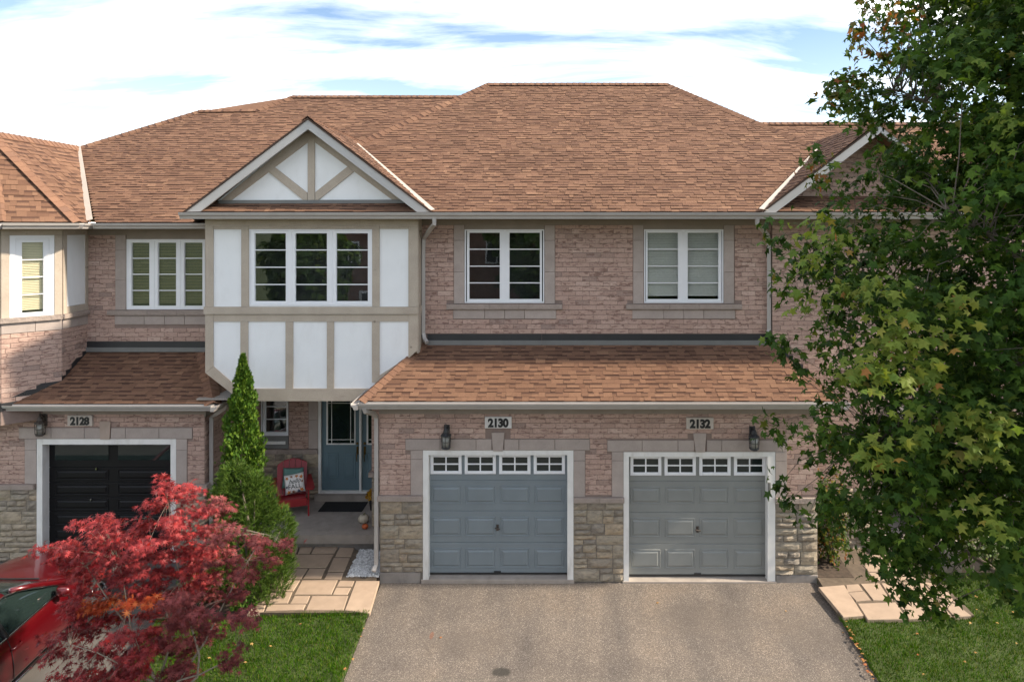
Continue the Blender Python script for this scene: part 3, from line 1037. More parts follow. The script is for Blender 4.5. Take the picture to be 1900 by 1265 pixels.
mb = MB()
prof = [(-1500, -0.95), (-6.6, -0.95), (0.0, -0.29), (1500, -0.29)]
vs = []
for (y, z) in prof:
    vs += [(-1500, y, z), (1500, y, z)]
mb.add(vs, [(2 * i, 2 * i + 1, 2 * i + 3, 2 * i + 2) for i in range(3)])
struct(mb.build('ground', MATS['lawn_soil'], fix=False))
mb = MB(); mb.box(-200, 200, -14.5, -6.62, -0.94, -0.70)
struct(mb.build('road', MATS['road_asphalt']))


def yard_slab(name, poly, mat, ztop, zbot=-0.3):
    """poly in (X,Y); ztop(X,Y)"""
    mb = MB(); n = len(poly)
    mb.add([(x, y, ztop(x, y)) for x, y in poly] + [(x, y, ztop(x, y) + zbot) for x, y in poly],
           [tuple(range(n)), tuple(range(2 * n - 1, n - 1, -1))] + [((i + 1) % n, i, n + i, n + (i + 1) % n) for i in range(n)])
    return mb.build(name, mat)


drive_z = lambda x, y: SL * y
ldrive_z = lambda x, y: SL * y - 0.195
llawn_z = lambda x, y: SL * y + 0.122 + (x + 2.87) * 0.03
rlawn_z = lambda x, y: SL * y + 0.05
walk_z = lambda x, y: SL * y + 0.135
struct(yard_slab('driveway', [(-2.88, -6.6), (4.68, -6.6), (4.72, 0.0), (-2.93, 0.0)], MATS['worn_asphalt'], drive_z))
struct(yard_slab('neighbour_driveway', [(-10.6, -6.6), (-6.15, -6.6), (-6.45, 1.0), (-10.6, 1.0)], MATS['left_asphalt'], ldrive_z))
struct(yard_slab('left_lawn_bed', [(-6.14, -6.6), (-2.90, -6.6), (-2.93, -1.05), (-6.3, -1.05)], MATS['lawn_soil'], llawn_z, -.4))
struct(yard_slab('right_lawn_bed', [(4.70, -6.6), (16, -6.6), (16, 0.2), (4.72, 0.2)], MATS['lawn_soil'], rlawn_z, -.4))
struct(yard_slab('planting_bed', [(-6.30, -1.04), (-4.55, -1.04), (-4.2, 0.78), (-6.36, 0.78)], MATS['soil'], lambda x, y: SL * y + 0.06, -.4))
struct(yard_slab('side_planting_bed', [(4.74, -0.03), (5.36, -0.03), (5.36, 0.89), (4.74, 0.89)], MATS['soil'], lambda x, y: SL * y + 0.106, -.3))


def on_plane(x, y, c):
    """pixel -> (X,Y) on the plane z = SL*Y + c"""
    k = (y - VY) / FPX
    Y = (CH - c - k * CD) / (k + SL)
    return PX(x, Y), Y


def paving(parent, quads, sc, ox, oy, c, th=0.06, gap=0.0035):
    for q in quads:
        P = [on_plane(ox + a / sc, oy + b / sc, c) for a, b in q]
        cx = sum(p[0] for p in P) / len(P); cy = sum(p[1] for p in P) / len(P)
        Q = []
        for (x, y) in P:
            d = math.hypot(x - cx, y - cy)
            f = (d - gap * 1.6) / d
            Q.append((cx + (x - cx) * f, cy + (y - cy) * f))
        dz = random.uniform(-.003, .004)
        b = 0.008
        n = len(Q)
        inn = []
        for (x, y) in Q:
            d = math.hypot(x - cx, y - cy); f = (d - b * 1.4) / d
            inn.append((cx + (x - cx) * f, cy + (y - cy) * f))
        V = [(x, y, SL * y + c + dz) for x, y in inn] + [(x, y, SL * y + c + dz - b) for x, y in Q] + [(x, y, SL * y + c - th) for x, y in Q]
        F = [tuple(range(n))]
        for i in range(n):
            j = (i + 1) % n
            F += [(j, i, n + i, n + j), (n + j, n + i, 2 * n + i, 2 * n + j)]
        mb = MB(); mb.add(V, F)
        mb.build('paving_stone', MATS['paving'], parent)


wk = struct(yard_slab('front_walk', [(-4.88, -0.99), (-2.93, -0.99), (-3.0, -0.05), (-3.52, 0.02), (-3.52, 0.775), (-4.6, 0.775)], MATS['paving_joint'], lambda x, y: walk_z(x, y) - 0.012, -.35))
paving(wk, [
    [(560, 285), (680, 285), (660, 335), (540, 335)], [(690, 285), (785, 285), (757, 335), (668, 335)], [(795, 285), (963, 285), (935, 335), (765, 335)], [(972, 288), (1083, 290), (1055, 358), (938, 358)],
    [(655, 342), (930, 342), (877, 437), (612, 437)], [(930, 364), (1050, 364), (1007, 465), (885, 465)],
    [(590, 442), (745, 442), (697, 517), (548, 517)], [(755, 443), (873, 443), (840, 515), (708, 515)], [(885, 471), (1003, 471), (985, 520), (860, 518)],
    [(700, 526), (962, 524), (915, 630), (643, 630)], [(972, 527), (1083, 530), (1063, 573), (948, 571)], [(945, 578), (1058, 579), (1030, 632), (920, 630)],
    [(560, 526), (690, 526), (640, 605), (520, 607)], [(470, 612), (635, 612), (600, 694), (400, 698)], [(645, 638), (763, 637), (738, 695), (612, 696)],
    [(772, 638), (1037, 638), (1003, 742), (725, 742)], [(1092, 530), (1262, 530), (1190, 768), (1010, 742)],
    [(452, 704), (732, 702), (712, 742), (432, 752)], [(340, 706), (443, 705), (425, 754), (300, 770)]], 3.89, 380, 940, 0.135)
wr = struct(yard_slab('neighbour_walk', [(4.70, -1.02), (6.85, -1.02), (6.85, 1.6), (5.32, 1.6), (5.32, -0.02), (4.72, -0.02)], MATS['paving_joint'], lambda x, y: SL * y + 0.10, -.35))
paving(wr, [
    [(447, 485), (632, 470), (770, 688), (627, 700)], [(655, 526), (773, 517), (822, 579), (716, 590)], [(641, 469), (733, 464), (768, 511), (654, 521)],
    [(744, 463), (880, 458), (962, 584), (836, 581)], [(890, 458), (1030, 452), (1130, 575), (972, 583)], [(722, 601), (995, 592), (1080, 712), (795, 716)],
    [(1003, 592), (1140, 584), (1245, 704), (1090, 712)], [(1040, 452), (1180, 448), (1290, 570), (1140, 574)], [(1150, 584), (1290, 578), (1400, 700), (1255, 704)], [(1190, 448), (1330, 470), (1420, 600), (1300, 570)], [(1300, 580), (1425, 608), (1532, 690), (1410, 698)],
    [(760, 330), (1060, 330), (1110, 380), (800, 380)], [(800, 385), (1110, 385), (1170, 440), (850, 442)], [(730, 260), (900, 258), (960, 325), (760, 325)], [(908, 258), (1060, 256), (1120, 325), (968, 325)]], 3.8, 1400, 960, 0.112)

# ------------------------------------------------------------------ the paired townhouse 2130 / 2132
def rel(*p):
    return (p[0], p[1], CH + p[2])


def hp(x0, x1, ya, yb, Y):
    return (PX(x0, Y), PX(x1, Y), PZ(yb, Y), PZ(ya, Y))


MID = empty('townhouse', (1.0, 3.0, 0.0), 'brick townhouse pair in the middle, numbers 2130 and 2132, with two grey garage doors', 'house', 'row of townhouses')
LEFT = empty('townhouse', (-9.5, 4.0, -0.17), 'brick townhouse number 2128 at the left edge with a black garage door', 'house', 'row of townhouses')
RIGHT = empty('townhouse', (7.5, 4.0, 0.0), 'brick gabled townhouse at the right, mostly hidden behind the big green maple', 'house', 'row of townhouses')

br_mid, br_left, br_right = [], [], []
tab_mid, tab_left, tab_right = [], [], []
cap_mid, cap_left, cap_right = [], [], []

# --- garage front, plane Y = 0
D1 = hp(785, 1064, 835, 1075, 0); D2 = hp(1157, 1438, 838, 1078, 0)
ZL = PZ(922, 0)                                     # top of the stone base / ledge underside line
XA, XB = PX(705, 0), PX(1517, 0)
mb = MB()
zt = CH - 2.96
wall_slab(mb, (0, 0, 0), (1, 0, 0), XA, XB, ZL, zt, 0.12, [D1, D2])
mb.box(XA, XA + .12, .12, 0.95, 0.0, zt); mb.box(XB - .12, XB, .12, 0.9, 0.0, zt)
wallg = mb.build('garage_wall', MATS['mortar'], MID)
mb = MB()
wall_slab(mb, (0, 0.004, 0), (1, 0, 0), XA, XB, -0.25, ZL, 0.116, [D1, D2])
baseg = mb.build('stone_base', MATS['stone_mortar'], MID)
lint1 = hp(752.4, 1094.4, 814, 834.5, 0); lint2 = hp(1126.5, 1460, 816, 836.8, 0)
holes = [D1, D2, lint1, lint2, hp(901, 947, 801.5, 815, 0), hp(1276, 1320, 803, 817, 0), hp(762, 785, 834, 919, 0), hp(1064, 1086, 834, 922, 0),
         hp(1135, 1157, 836, 922, 0), hp(1437, 1460, 836, 922, 0)]
brick_rows(br_mid, (0, 0, 0), (1, 0, 0), PZ(918, 0), PZ(767, 0), lambda z: [(XA, XB)], holes, zref=PZ(918, 0))
side_g = []
brick_rows(side_g, (XA, 0.0, 0), (0, -1, 0), PZ(918, 0), PZ(767, 0), lambda z: [(-1.1, 0.0)], (), zref=PZ(918, 0))
br_mid += side_g
# precast surround
for xs, ya, yb in (((752.4, 817.2), 814, 834.5), ((817.2, 883.7), 814, 834.5), ((883.7, 913), 814, 834.5), ((935.5, 963), 814, 834.5), ((963, 1029.5), 814, 834.5), ((1029.5, 1094.4), 814, 834.5),
                   ((1126.5, 1191.3), 816, 836.8), ((1191.3, 1257.7), 816, 836.8), ((1257.7, 1288.5), 816, 836.8), ((1310.5, 1338.8), 816, 836.8), ((1338.8, 1403.6), 816, 836.8), ((1403.6, 1460), 816, 836.8)):
    px_stone(wallg, 'lintel_stone', *xs, ya, yb, 0, 0.022)
keystone(wallg, [(912.5, 801.5), (936, 801.5), (933, 835.5), (915, 835.5)], 0, 0.035)
keystone(wallg, [(1286, 803), (1309.5, 803), (1307.5, 837.5), (1290, 837.5)], 0, 0.035)
for x0, x1, ya, yj, yb in ((762, 785, 834.7, 851, 918), (1064, 1086, 834.7, 854, 921.5), (1135, 1157, 837, 854, 921.5), (1438, 1460, 837, 855, 922)):
    px_stone(wallg, 'jamb_stone', x0, x1, ya, yj, 0, 0.018); px_stone(wallg, 'jamb_stone', x0, x1, yj, yb, 0, 0.018)
for x0, x1, ya, yb in ((701, 785, 918, 928), (1064, 1112, 921.5, 931), (1112, 1158, 921.5, 931), (1438, 1520, 922, 932)):
    px_stone(wallg, 'ledge_stone', x0, x1, ya, yb, 0, 0.06, mat='rock_ledge', j=.002)
stones(baseg, [(XA + .003, PX(785, 0), PZ(1061, 0), PZ(928.5, 0))], 0.0, 3)
stones(baseg, [(PX(1064, 0), PX(1157.5, 0), PZ(1079, 0), PZ(931.5, 0))], 0.0, 11)
stones(baseg, [(PX(1438, 0), XB - .003, PZ(1066, 0), PZ(932.5, 0))], 0.0, 21)
for x0, x1, ya, yb in ((705, 780, 1061, 1084), (1440, 1517, 1066, 1095)):
    mb = MB(); mb.px_box(x0, x1, ya, yb, 0, -0.02, 0.02, 0.008); mb.build('foundation', MATS['foundation_concrete'], MID)
# frieze, soffit and garage roof
mb = MB(); mb.box(XA - .01, XB + .01, -0.032, 0.0, PZ(767, 0), zt); mb.build('frieze_board', MATS['frieze_board'], MID)
EZ = -2.947; RT = EZ + .578 * 1.305
mb = MB(); mb.box(-3.2, 4.98, -0.34, 1.0, CH + EZ - .12, CH + EZ - .10); mb.build('soffit', MATS['soffit_metal'], MID)
gx0, gx1, gt0, gt1 = -3.218, 5.0, -2.37, 4.15
roofg, _ = roof_plane(MID, [rel(gx0, -.35, EZ), rel(gx1, -.35, EZ), rel(gt1, .955, RT), rel(gt0, .955, RT)], 0.108, tab_mid, .05)


def side_roof(house, pts, udir, expo, tabs, thick=.05, shingled=True):
    """roof plane whose eave direction is udir"""
    P = [Vector(p) for p in pts]; u = Vector(udir).normalized()
    n = Vector((0, 0, 0))
    for i in range(1, len(P) - 1):
        n += (P[i] - P[0]).cross(P[i + 1] - P[0])
    n.normalize()
    if n.z < 0: n = -n
    v = n.cross(u).normalized()
    q = [((p - P[0]).dot(u), (p - P[0]).dot(v)) for p in P]
    # reuse roof_plane by feeding an artificial first edge
    vmin = min(b for a, b in q)
    w = vmin; vmax = max(b for a, b in q)
    if shingled:
        while w < vmax - .01:
            for s, e in poly_spans(q, min(w + expo * .5, vmax - .003)):
                a = s - random.uniform(0, .12)
                while a < e:
                    L = random.choice((0.08, 0.10, 0.12, 0.15, 0.18, 0.22)); b = min(a + L, e); a_ = max(a, s)
                    if b - a_ > .02:
                        o = P[0] + u * ((a_ + b) / 2) + v * (w + random.uniform(-.003, .003)) + n * .003
                        tabs.append(frame_mat(o, u * (b - a_ - .002), v * min(expo * 1.25, max(vmax - w, .05) + .02), n * random.choice((.005, .006, .013, .015))))
                    a += L
            w += expo
    mb = MB(); mb.prism(P, -n * thick)
    return mb.build('roof', MATS['roof_deck'] if shingled else MATS['shingle'], house)


side_roof(MID, [rel(gx0, .955, EZ), rel(gx0, -.35, EZ), rel(gt0, .955, RT)], (0, -1, 0), .108, tab_mid)
side_roof(MID, [rel(gx1, -.35, EZ), rel(gx1, .955, EZ), rel(gt1, .955, RT)], (0, 1, 0), .108, tab_mid)
hip_caps(cap_mid, rel(gx0, -.35, EZ), rel(gt0, .955, RT), .12, .06, .125)
hip_caps(cap_mid, rel(gx1, -.35, EZ), rel(gt1, .955, RT), .12, .06, .125)
gutter(MID, rel(gx0, -.35, EZ - .01), rel(gx1, -.35, EZ - .01), (0, -1, 0))
gutter(MID, rel(gx0, -.47, EZ - .012), rel(gx0, .955, EZ - .012), (-1, 0, 0))
gutter(MID, rel(gx1, -.47, EZ - .012), rel(gx1, .90, EZ - .012), (1, 0, 0))

# --- upper wall, plane Y = .955
UY = 0.955
wA = (862.3, 1009.8, 425.8, 562); wB = (1195, 1342, 425.8, 562)
sA = [(867, 934, 869.7, 927.9), (939.5, 1006, 944.5, 1002.5)]
sB = [(1199, 1266, 1200.8, 1259), (1271.5, 1338.5, 1275, 1334)]
sA = [(866.5, 935, 870, 928), (938.5, 1005.5, 944.5, 1002.5)]
sB = [(1198.5, 1266.5, 1201, 1259), (1270, 1338.5, 1275.5, 1334)]
hA = window(MID, wA, sA, (432, 555), (462.6, 494, 525), UY)
hB = window(MID, wB, sB, (432, 555), (462.6, 494, 525), UY, 'blind_white')
UX0, UX1 = PX(700, UY), PX(1432, UY)
mb = MB(); wall_slab(mb, (0, UY, 0), (1, 0, 0), UX0, UX1, PZ(640, UY), CH + .30, .14, [hA, hB])
wallu = mb.build('upper_wall', MATS['mortar'], MID)
uh = [hp(842, 1030, 417, 563.5, UY), hp(829, 1043.4, 563.5, 573, UY), hp(841, 1032, 573, 591.5, UY),
      hp(1174, 1363, 417, 563.5, UY), hp(1164, 1376, 563.5, 573, UY), hp(1173.6, 1364.2, 573, 591.5, UY)]
brick_rows(br_mid, (0, UY, 0), (1, 0, 0), PZ(619, UY), PZ(417.5, UY), lambda z: [(PX(779, UY), UX1)], uh, zref=PZ(619, UY))
for ox in (0, 332):
    for x0, x1 in ((842, 862), (1010.3, 1030)):
        for ya, yb in ((417.6, 446), (446, 504.4), (504.4, 563.3)):
            px_stone(wallu, 'jamb_stone', x0 + ox + .3, x1 + ox, ya, yb, UY, .02)
    mb = MB(); mb.px_box(862.6 + ox, 1009.6 + ox, 417.6, 425.6, UY, -.012, .03); mb.build('head_trim', MATS['frieze_board'], wallu)
    for x0, x1 in ((829, 909), (909, 963.5), (963.5, 1043.4)):
        px_stone(wallu, 'window_sill', x0 + ox, x1 + ox, 564, 573.2, UY, .07, mat='rock_ledge', j=.0015)
    for x0, x1 in ((841, 899.5), (899.5, 936.5), (936.5, 973.3), (973.3, 1032)):
        px_stone(wallu, 'apron_stone', x0 + ox, x1 + ox, 574, 591.4, UY, .02)
mb = MB(); mb.box(UX0, UX1, UY - .03, UY, PZ(417.5, UY), CH + .2); mb.build('frieze_board', MATS['frieze_board'], MID)
for x0, x1 in ((793, 1005), (1005.6, 1432)):
    mb = MB(); mb.px_box(x0, x1, 619.5, 632, UY, .004 - .02, .02); mb.build('flashing', MATS['flashing_dark'], MID)
    mb = MB(); mb.px_box(x0, x1, 631, 639.5, UY, -.04, .02); mb.build('flashing', MATS['flashing_grey'], MID)
# main roof
UE = .301
mb = MB(); mb.box(-6.5, 8.2, .32, .95, CH + UE - .125, CH + UE - .10); mb.build('soffit', MATS['soffit_metal'], MID)
vL0, vL1 = rel(-2.11, .3, UE), rel(-4.03, 2.346, 1.754)
vR0, vR1 = rel(3.864, .3, UE), rel(5.636, 2.184, 1.639)
rL, rR = rel(-1.493, 4.887, 3.558), rel(2.933, 4.887, 3.558)
roofm, _ = roof_plane(MID, [vL0, vR0, vR1, rR, rL, vL1], 0.092, tab_mid, .10)
side_roof(MID, [vL1, rL, rel(-4.03, 7.43, 1.754)], (0, -1, 0), .125, tab_mid, .1, False)
side_roof(MID, [vR1, rel(5.636, 7.59, 1.639), rR], (0, 1, 0), .125, tab_mid, .1, False)
side_roof(MID, [rel(-4.03, 7.43, 1.754), rL, rR, rel(5.636, 7.59, 1.639), rel(5.6, 9.6, .2), rel(-4.0, 9.6, .2)], (-1, 0, 0), .125, tab_mid, .1, False)
far_caps = []
hip_caps(far_caps, vL1, rL, .12, .08, .15); hip_caps(far_caps, vR1, rR, .12, .08, .15); hip_caps(far_caps, rL, rR, .12, .08, .15)
gutter(MID, rel(-6.60, .30, UE - .015), rel(5.2, .30, UE - .015), (0, -1, 0), .115)

# --- bay with the gable, plane Y = .6
BY = 0.6
bayp = [(382, 400), (774, 400), (774, 650), (703, 711), (690, 722), (668, 743), (448, 743), (430, 727), (382, 691)]
bw = hp(463, 690.6, 425.7, 566.4, BY)
mb = MB()
mb.px_poly([(382, 400), (464, 400), (464, 745), (448, 743), (430, 727), (382, 691)], BY, 0, .10)
mb.px_poly([(690, 400), (774, 400), (774, 650), (703, 711), (690, 722)], BY, 0, .10)
mb.px_poly([(464, 565.5), (690, 565.5), (690, 722), (668, 744), (464, 744)], BY, 0, .10)
mb.px_poly([(464, 400), (690, 400), (690, 426.5), (464, 426.5)], BY, 0, .10)
bay = mb.build('bay_panel', MATS['stucco'], MID)
# bay sides, underside
mb = MB(); mb.box(PX(774, BY) - .10, PX(774, BY), BY + .10, UY, PZ(690, BY), CH + .25); mb.box(PX(382, BY), PX(382, BY) + .10, BY + .10, 2.4, PZ(691, BY), CH + .25)
mb.build('bay_side', MATS['stained_wood'], MID)
mb = MB(); mb.box(-6.5, -2.96, BY + .02, 2.6, PZ(743, BY) + .005, PZ(743, BY) + .03); mb.build('porch_ceiling', MATS['soffit_metal'], MID)
window(MID, (463, 690.6, 425.7, 566.4), [(465.5, 535.5, 472, 530.6), (541, 611.5, 547.2, 607), (617, 688.5, 623.3, 683)], (433, 559), (464, 496, 528), BY)


def board(pts, pr=.025, name='timber_board', Y=BY):
    mb = MB(); mb.px_poly(pts, Y, -pr, .004); return mb.build(name, MATS['stained_wood'], bay)


def rect(x0, x1, a, b):
    return [(x0, a), (x1, a), (x1, b), (x0, b)]


board(rect(382, 774.5, 406, 418.2), .032)
for p in (rect(382, 396.6, 418.6, 568.5), rect(448.6, 462.6, 418.6, 568.5), rect(691, 704.6, 418.6, 568.5), rect(758.2, 774.5, 418.6, 568.5)):
    board(p)
for p in (rect(397, 448.2, 418.6, 425.6), rect(463, 690.6, 418.6, 425.4), rect(705, 757.8, 418.6, 425)):
    board(p, .02)
board(rect(380.5, 776, 568.8, 582), .055)
board(rect(396.9, 757.9, 583.4, 596), .022)
board([(382, 582.3), (396.6, 582.3), (396.6, 679), (382, 691)])
board([(758.2, 582.3), (774.5, 582.3), (774.5, 650), (758.2, 661)])
for p in (rect(447, 461, 596.3, 720), rect(530.6, 544.4, 596.3, 720), rect(607.2, 620, 596.3, 720), rect(690.6, 704.4, 596.3, 709)):
    board(p, .024)
board([(382.2, 691.3), (396.8, 679.2), (446.8, 722), (446.8, 742)], .021)
board([(758, 661.3), (774.3, 650.4), (703.5, 712.5), (704.4, 695.8)], .021)
board([(447.5, 720.3), (690.4, 720.3), (704, 710), (700, 716), (668, 743), (447.5, 743)], .032)
mb = MB(); a = PX(774.5, BY)
mb.box(a - .14, a + .03, BY - .022, UY, PZ(582, BY), PZ(569, BY)); mb.build('timber_board', MATS['stained_wood'], bay)
mb = MB(); mb.box(a - .001, a + .02, BY - .02, UY - .03, PZ(655, BY), PZ(582.4, BY)); mb.box(a - .001, a + .02, BY - .02, UY - .03, PZ(568.6, BY), PZ(406, BY)); mb.build('corner_board', MATS['stained_wood'], bay)
# gable
GYR = 0.3
mb = MB(); mb.px_poly([(404, 372.5), (572, 236), (578, 236), (745, 371.5)], BY, 0, .08); gab = mb.build('gable_panel', MATS['stucco'], MID)
z4 = lambda a, b: (320 + a / 3.646, 200 + b / 3.646)


def gboard(zp, pr=.025):
    mb = MB(); mb.px_poly([z4(*p) for p in zp], BY, -pr, .004); return mb.build('timber_board', MATS['stained_wood'], gab)


gboard([(918, 150), (965, 150), (965, 628), (918, 628)], .028)
gboard([(655, 437), (693, 401), (914, 575), (914, 628), (890, 628)])
gboard([(1227, 435), (1190, 396), (969, 572), (969, 628), (990, 624)])
gboard([(330, 628), (400, 628), (917, 236), (917, 165), (900, 160)], .022)
gboard([(1555, 622), (1485, 622), (966, 236), (966, 165), (985, 160)], .022)
mb = MB(); mb.px_poly([z4(325, 626), z4(1560, 622), z4(1570, 646), z4(310, 650)], BY, -.035, .03); mb.build('flashing', MATS['flashing_grey'], MID)
# skirt roof under the gable
sk = [rel(-6.45, .3, UE + .0), rel(-2.2, .3, UE + .0), rel(-2.4, .6, .47), rel(-6.25, .6, .47)]
roof_plane(MID, sk, .108, tab_mid, .03)
mb = MB(); mb.px_poly([z4(84, 705), z4(918, 80), z4(918, 146), z4(192, 702)], GYR, -.02, .02); mb.build('rake_board', MATS['fascia_metal'], MID)
mb = MB(); mb.px_poly([z4(918.5, 80), z4(1752, 705), z4(1655, 706), z4(918.5, 146)], GYR, -.02, .02); mb.build('rake_board', MATS['fascia_metal'], MID)
ap, apb = rel(-4.32, .26, 1.985), rel(-4.32, 3.83, 1.985)
side_roof(MID, [rel(-2.09, .26, UE), vL1, rel(-4.03, 3.51, 1.754), apb, ap], (0, 1, 0), .105, tab_mid, .025)
side_roof(MID, [rel(-6.55, .26, UE), ap, apb, rel(-6.80, 1.25, .12)], (0, -1, 0), .125, tab_mid, .025)
hip_caps(cap_mid, ap, apb, .11, .08, .15)
strip(MID, vL0, vL1, (1, .25, .2), .075)
strip(MID, vR0, vR1, (1, -.25, -.2), .075, lift=.05)
# downspouts of the upper storey
yw = UY - .05
downspout(MID, [rel(PX(806, .25), .25, .20), rel(PX(806, .25), .26, .08), (PX(800, .5), .5, PZ(423, .5)), (PX(787, yw), yw - .02, PZ(442, yw)), (PX(785.5, yw), yw, PZ(470, yw)), (PX(785.5, yw), yw, PZ(618, yw)), (PX(788, yw), yw - .04, PZ(628, yw)), (PX(794, yw), yw - .10, PZ(634, yw))])
downspout(MID, [rel(PX(1405, .25), .25, .20), rel(PX(1405, .25), .26, .08), (PX(1409, .5), .5, PZ(420, .5)), (PX(1424, yw), yw - .02, PZ(437, yw)), (PX(1427, yw), yw, PZ(450, yw)), (PX(1427, yw), yw, PZ(610, yw)), (PX(1424, yw), yw - .06, PZ(622, yw))])
xg = XA - .06
downspout(MID, [rel(-3.12, -.42, EZ - .09), rel(-3.10, -.40, EZ - .16), rel(-3.03, -.15, EZ - .26), rel(xg, -.02, EZ - .36), rel(xg, .0, EZ - .6), (xg, -.01, 0.5), (xg, -.02, 0.32), (xg - .03, -.10, 0.24)])

# --- garage doors
def garage_door(house, opening, panel, ytop, ybot, Yd, mat, win_px, rows, handle, col4, frame_mat_='white_trim'):
    """sectional door recessed in its opening"""
    x0, x1, z0, z1 = opening
    dx0, dx1 = PX(panel[0], Yd), PX(panel[1], Yd)
    dz0, dz1 = PZ(ybot, Yd), PZ(ytop, Yd)
    mb = MB()
    mb.box(x0, dx0 + .015, -.012 + opening_Y[0], Yd + .06, z0 - .02, z1)
    mb.box(dx1 - .015, x1, -.012 + opening_Y[0], Yd + .06, z0 - .02, z1)
    mb.box(dx0 + .015, dx1 - .015, -.010 + opening_Y[0], Yd + .06, dz1 - .01, z1)
    fr = mb.build('door_frame', MATS[frame_mat_], house)
    mb = MB()
    for (ya, yb) in rows:
        mb.bbox(dx0, dx1, Yd, Yd + .05, PZ(yb, Yd) + .004, PZ(ya, Yd) - .003, .006)
    mb.box(dx0, dx1, Yd + .012, Yd + .045, dz0, dz1)
    door = mb.build('garage_door', MATS[mat], house)
    for (a, b, c, d) in col4:
        X0, X1, Z0, Z1 = PX(a, Yd), PX(b, Yd), PZ(d, Yd), PZ(c, Yd)
        mb = MB()
        g = .018
        # recessed moat and raised field
        v = []
        for (o, dep) in ((0, 0.0), (.010, -.009), (.022, -.009), (.05, .006)):
            v += [(X0 + o, Yd - .001 - dep, Z0 + o), (X1 - o, Yd - .001 - dep, Z0 + o), (X1 - o, Yd - .001 - dep, Z1 - o), (X0 + o, Yd - .001 - dep, Z1 - o)]
        # lift whole panel slightly proud so the moat does not cut the slab
        v = [(p[0], p[1] - .010, p[2]) for p in v]
        f = []
        for k in range(3):
            for i in range(4):
                j = (i + 1) % 4
                f.append((4 * k + i, 4 * k + j, 4 * k + 4 + j, 4 * k + 4 + i))
        f.append((12, 13, 14, 15))
        # skirt to the slab
        v += [(X0 - .012, Yd + .002, Z0 - .012), (X1 + .012, Yd + .002, Z0 - .012), (X1 + .012, Yd + .002, Z1 + .012), (X0 - .012, Yd + .002, Z1 + .012)]
        for i in range(4):
            j = (i + 1) % 4
            f.append((16 + i, 16 + j, j, i))
        mb.add(v, f); mb.build('panel', MATS[mat], door, fix=False)
    for (a, b, c, d) in win_px:
        X0, X1, Z0, Z1 = PX(a, Yd), PX(b, Yd), PZ(d, Yd), PZ(c, Yd)
        mb = MB(); w = .055
        mb.bbox(X0, X0 + w, Yd - .022, Yd, Z0, Z1, .006); mb.bbox(X1 - w, X1, Yd - .022, Yd, Z0, Z1, .006)
        mb.bbox(X0 + w, X1 - w, Yd - .020, Yd, Z0, Z0 + w, .006); mb.bbox(X0 + w, X1 - w, Yd - .020, Yd, Z1 - w, Z1, .006)
        mb.build('window_frame', MATS['white_vinyl'], door)
        mb = MB(); cx, cz = (X0 + X1) / 2, (Z0 + Z1) / 2
        mb.box(cx - .012, cx + .012, Yd - .012, Yd - .004, Z0 + w, Z1 - w); mb.box(X0 + w, cx - .012, Yd - .0115, Yd - .004, cz - .012, cz + .012); mb.box(cx + .012, X1 - w, Yd - .0115, Yd - .004, cz - .012, cz + .012)
        mb.build('muntin', MATS['white_vinyl'], door)
        for sx in ((X0 + w, cx - .012), (cx + .012, X1 - w)):
            for sz in ((Z0 + w, cz - .012), (cz + .012, Z1 - w)):
                mb = MB(); mb.box(sx[0], sx[1], Yd - .006, Yd - .003, sz[0], sz[1]); mb.build('pane', MATS['car_glass'], door)
    if handle:
        hx, hz = PX(handle[0], Yd), PZ(handle[1], Yd)
        mb = MB()
        mb.bbox(hx - .022, hx + .022, Yd - .012, Yd, hz - .055, hz + .055, .004)
        mb.tube([(hx, Yd - .01, hz), (hx, Yd - .05, hz)], .011, 8)
        mb.tube([(hx - .045, Yd - .05, hz + .01), (hx + .045, Yd - .05, hz - .01)], .011, 8)
        mb.build('handle', MATS['iron_bronze'], door)
        mb = MB(); mb.bbox(hx - .06, hx + .06, Yd - .02, Yd, dz0 + .012, dz0 + .035, .004); mb.build('lift_grip', MATS['iron_black'], door)
    mb = MB(); mb.box(dx0, dx1, Yd - .012, Yd + .03, dz0 - .022, dz0 + .004); mb.build('bottom_seal', MATS['black_plastic'], door)
    return door


opening_Y = [0.0]
z7 = lambda a, b: (660 + a / 3.085, 700 + b / 3.085)
z8 = lambda a, b: (1060 + a / 3.085, 700 + b / 3.085)


def grid_px(zf, xs, ys):
    out = []
    for (c, d) in ys:
        for (a, b) in xs:
            p, q = zf(a, c), zf(b, d)
            out.append((p[0], q[0], p[1], q[1]))
    return out


YD = .12
k7 = lambda y: 700 + y / 3.085
door1 = garage_door(MID, D1, (796, 1054), 838.5, 1062, YD, 'door_blue_grey', grid_px(z7, [(428, 607), (624, 803), (821, 1001), (1019, 1198)], [(437, 551)]),
                    [(k7(428), k7(588)), (k7(588), k7(764)), (k7(764), k7(944)), (k7(944), k7(1118))], z7(812, 858),
                    grid_px(z7, [(436, 602), (632, 798), (830, 992), (1027, 1190)], [(622, 718), (800, 904), (980, 1084)]))
door2 = garage_door(MID, D2, (1163.7, 1421.5), 841.5, 1065.5, YD, 'door_grey', grid_px(z8, [(337, 515), (533, 712), (732, 911), (930, 1110)], [(446, 559)]),
                    [(k7(436), k7(593)), (k7(593), k7(772)), (k7(772), k7(952)), (k7(952), k7(1128))], z8(722, 868),
                    grid_px(z8, [(342, 507), (540, 705), (738, 896), (934, 1100)], [(629, 719), (808, 908), (986, 1088)]))
